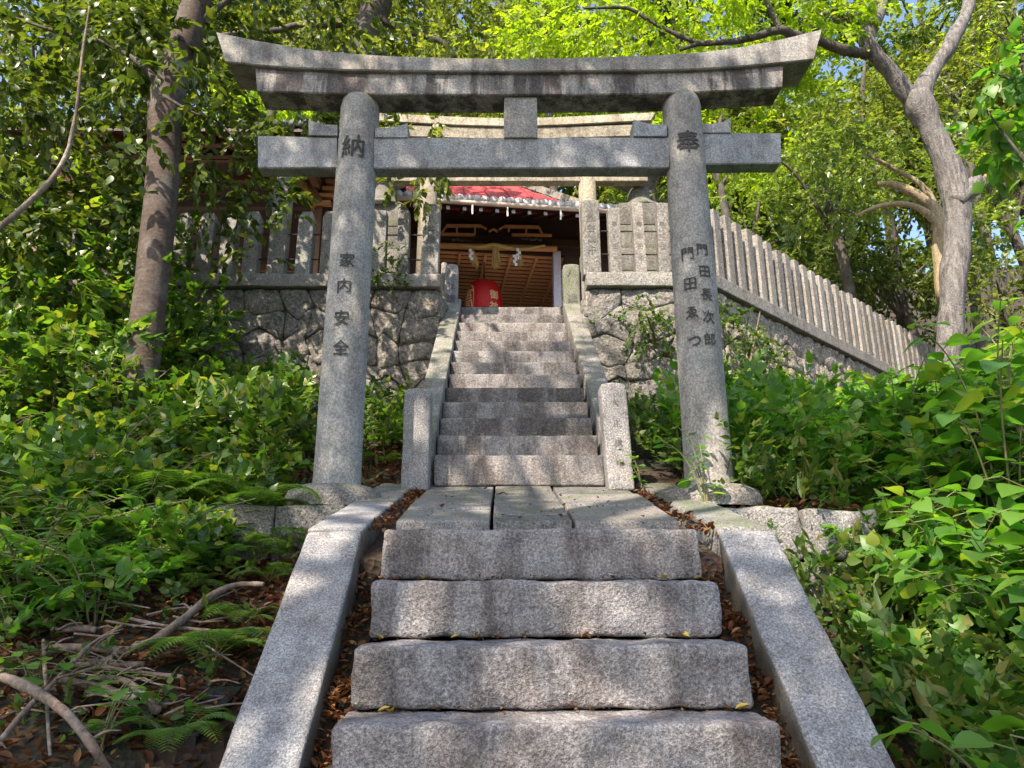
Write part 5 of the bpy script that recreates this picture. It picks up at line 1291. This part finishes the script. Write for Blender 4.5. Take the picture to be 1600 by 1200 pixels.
for i in range(4):
    yb = Y0-sum(TREAD[:i]); zt_ = Z0-sum(RISE[:i+1])
    litter('tread_debris', 60, (-.68, .68), (yb-.07, yb-.008), 'crumbs of dead leaf at the back of lower tread number '+['one', 'two', 'three', 'four'][i]+' from the top', zf=lambda x, y: zt_, size=.017, lift=.003)
litter('paving_debris', 90, (-.68, .68), (3.6, 5.15), 'crumbs of dead leaf on the rising paving', zf=lambda x, y: rz(y), size=.018, lift=.006)
# ------------------------------------------------------------------ sticks, black tray
def stick(pix, ws, label, Y=None, ys=None, mat='twig', nm='stick', lift=.07):
    pts = [hit(p[0], p[1], lift+.02) for p in pix]; B = MB()
    B.tube(pts, [w/2/F*((np.array(P)-CAM)@fw) for P, w in zip(pts, ws)], 9, jit=.32)
    if max(ws) > 7:
        for k in range(5):
            i_ = rr.randrange(len(pts)); q = Vector(pts[i_])+Vector((rr.uniform(-.02, .02), rr.uniform(-.02, .02), 0)); dd = Vector((rr.uniform(-1, 1), rr.uniform(-.5, .5), rr.uniform(-.1, .5)))*rr.uniform(.06, .2)
            B.tube([q, q+dd*.5+Vector((0, 0, .012)), q+dd], [.006, .004, .002], 5, jit=.3)
    o = B.build(nm, M[mat], None, True); tag(o, label, 'stick', 'sticks piled on the left bank'); return o
stick([(412, 913), (375, 913), (340, 925), (305, 952), (270, 980), (240, 1002), (207, 1014)], [8, 9, 11, 12, 13, 14, 15], 'longest pale stick curving up to the right over the pile', lift=.10, ys=[3.35, 3.3, 3.2, 3.1, 3.0, 2.9, 2.85])
stick([(-40, 1040), (0, 1056), (50, 1078), (100, 1112), (140, 1160), (175, 1215)], [17, 17, 16, 15, 14, 13], 'thick stick crossing the bottom left corner', lift=.16, ys=[2.3, 2.3, 2.3, 2.25, 2.2, 2.15])
stick([(-10, 1170), (40, 1110), (90, 1060), (140, 1010), (190, 978)], [9, 9, 8, 8, 6], 'slim pale stick slanting up from the left corner', lift=.14, ys=[2.2, 2.3, 2.4, 2.5, 2.6])
stick([(75, 1015), (130, 1012), (205, 1018)], [13, 14, 15], 'stubby brown stick butting against the curved one', Y=2.8)
stick([(110, 1040), (150, 1036), (176, 1028)], [9, 10, 10], 'short pale broken stick in the middle of the pile', Y=2.75)
stick([(120, 1052), (170, 1040), (226, 1038)], [7, 8, 10], 'stick with a sawn end poking right', Y=2.7)
stick([(140, 1058), (200, 1066), (245, 1110)], [9, 11, 14], 'thick sawn stick pointing down to the right', ys=[2.75, 2.65, 2.5])
stick([(95, 1062), (160, 1075), (212, 1092)], [10, 12, 12], 'brown stick lying under the sawn one', Y=2.65)
stick([(150, 1040), (215, 1050), (285, 1058)], [6, 7, 8], 'long thin stick lying level to the right', Y=2.85)
stick([(195, 965), (260, 978), (330, 986)], [5, 5, 6], 'thin grey stick behind the pile', Y=3.2)
stick([(90, 985), (130, 982), (150, 985)], [9, 10, 9], 'short dark log at the back of the pile', Y=3.1)
stick([(68, 1000), (72, 1080), (78, 1180)], [6, 6, 5], 'thin upright twig at the left of the pile', Y=2.35)
stick([(120, 1105), (200, 1098), (232, 1124), (258, 1150)], [3, 3, 4, 3], 'thin reddish twig bending over the tray', Y=2.35)
for i in range(30):
    x0 = rr.uniform(10, 330); y0 = rr.uniform(900, 1130); L_ = rr.uniform(40, 120); a = rr.uniform(-.6, .6); Yq = 2.6+(1130-y0)/230*.7
    stick([(x0, y0), (x0+L_*.5*math.cos(a), y0-L_*.5*math.sin(a)+rr.uniform(-6, 6)), (x0+L_*math.cos(a), y0-L_*math.sin(a))], [3.5, 3, 2], 'thin grey twig lying among the dead leaves', Y=Yq, nm='twig')
tray = thing('plastic_tray', (0, 0, 0), 'black plastic tray lying under the pile of sticks', 'tray')
TC = hit(235, 1135, -.02); an_ = rad(-10); cT, sT = math.cos(an_), math.sin(an_)
class TB(MB):
    def tbox(s, a, b):
        P = [(x, y, z) for z in (a[2], b[2]) for (x, y) in ((a[0], a[1]), (b[0], a[1]), (b[0], b[1]), (a[0], b[1]))]
        return s.add([(TC[0]+x*cT-y*sT, TC[1]+x*sT+y*cT, TC[2]+z+y*.42) for x, y, z in P], [(0,3,2,1),(4,5,6,7),(0,1,5,4),(1,2,6,5),(2,3,7,6),(3,0,4,7)])
tray.location = Vector(TC)
B = TB(); hx, hy = .24, .11
B.tbox((-hx, -hy, -.10), (hx, -hy+.012, .05)); B.tbox((-hx, hy-.012, -.10), (hx, hy, .05)); B.tbox((-hx, -hy+.013, -.10), (-hx+.012, hy-.013, .05)); B.tbox((hx-.012, -hy+.013, -.10), (hx, hy-.013, .05)); B.tbox((-hx+.013, -hy+.013, -.06), (hx-.013, hy-.013, -.05)); B.tbox((.02, -hy+.013, -.049), (.032, hy-.013, .045))
B.build('body', M['plastic'], tray, bevel=.003)
B = TB(); B.tbox((-hx-.02, -hy-.02, .052), (hx+.02, -hy+.014, .064)); B.tbox((-hx-.02, hy-.014, .052), (hx+.02, hy+.02, .064)); B.tbox((-hx-.02, -hy+.016, .053), (-hx+.014, hy-.016, .063)); B.tbox((hx-.014, -hy+.016, .053), (hx+.02, hy-.016, .063))
B.build('rim', M['plastic'], tray)
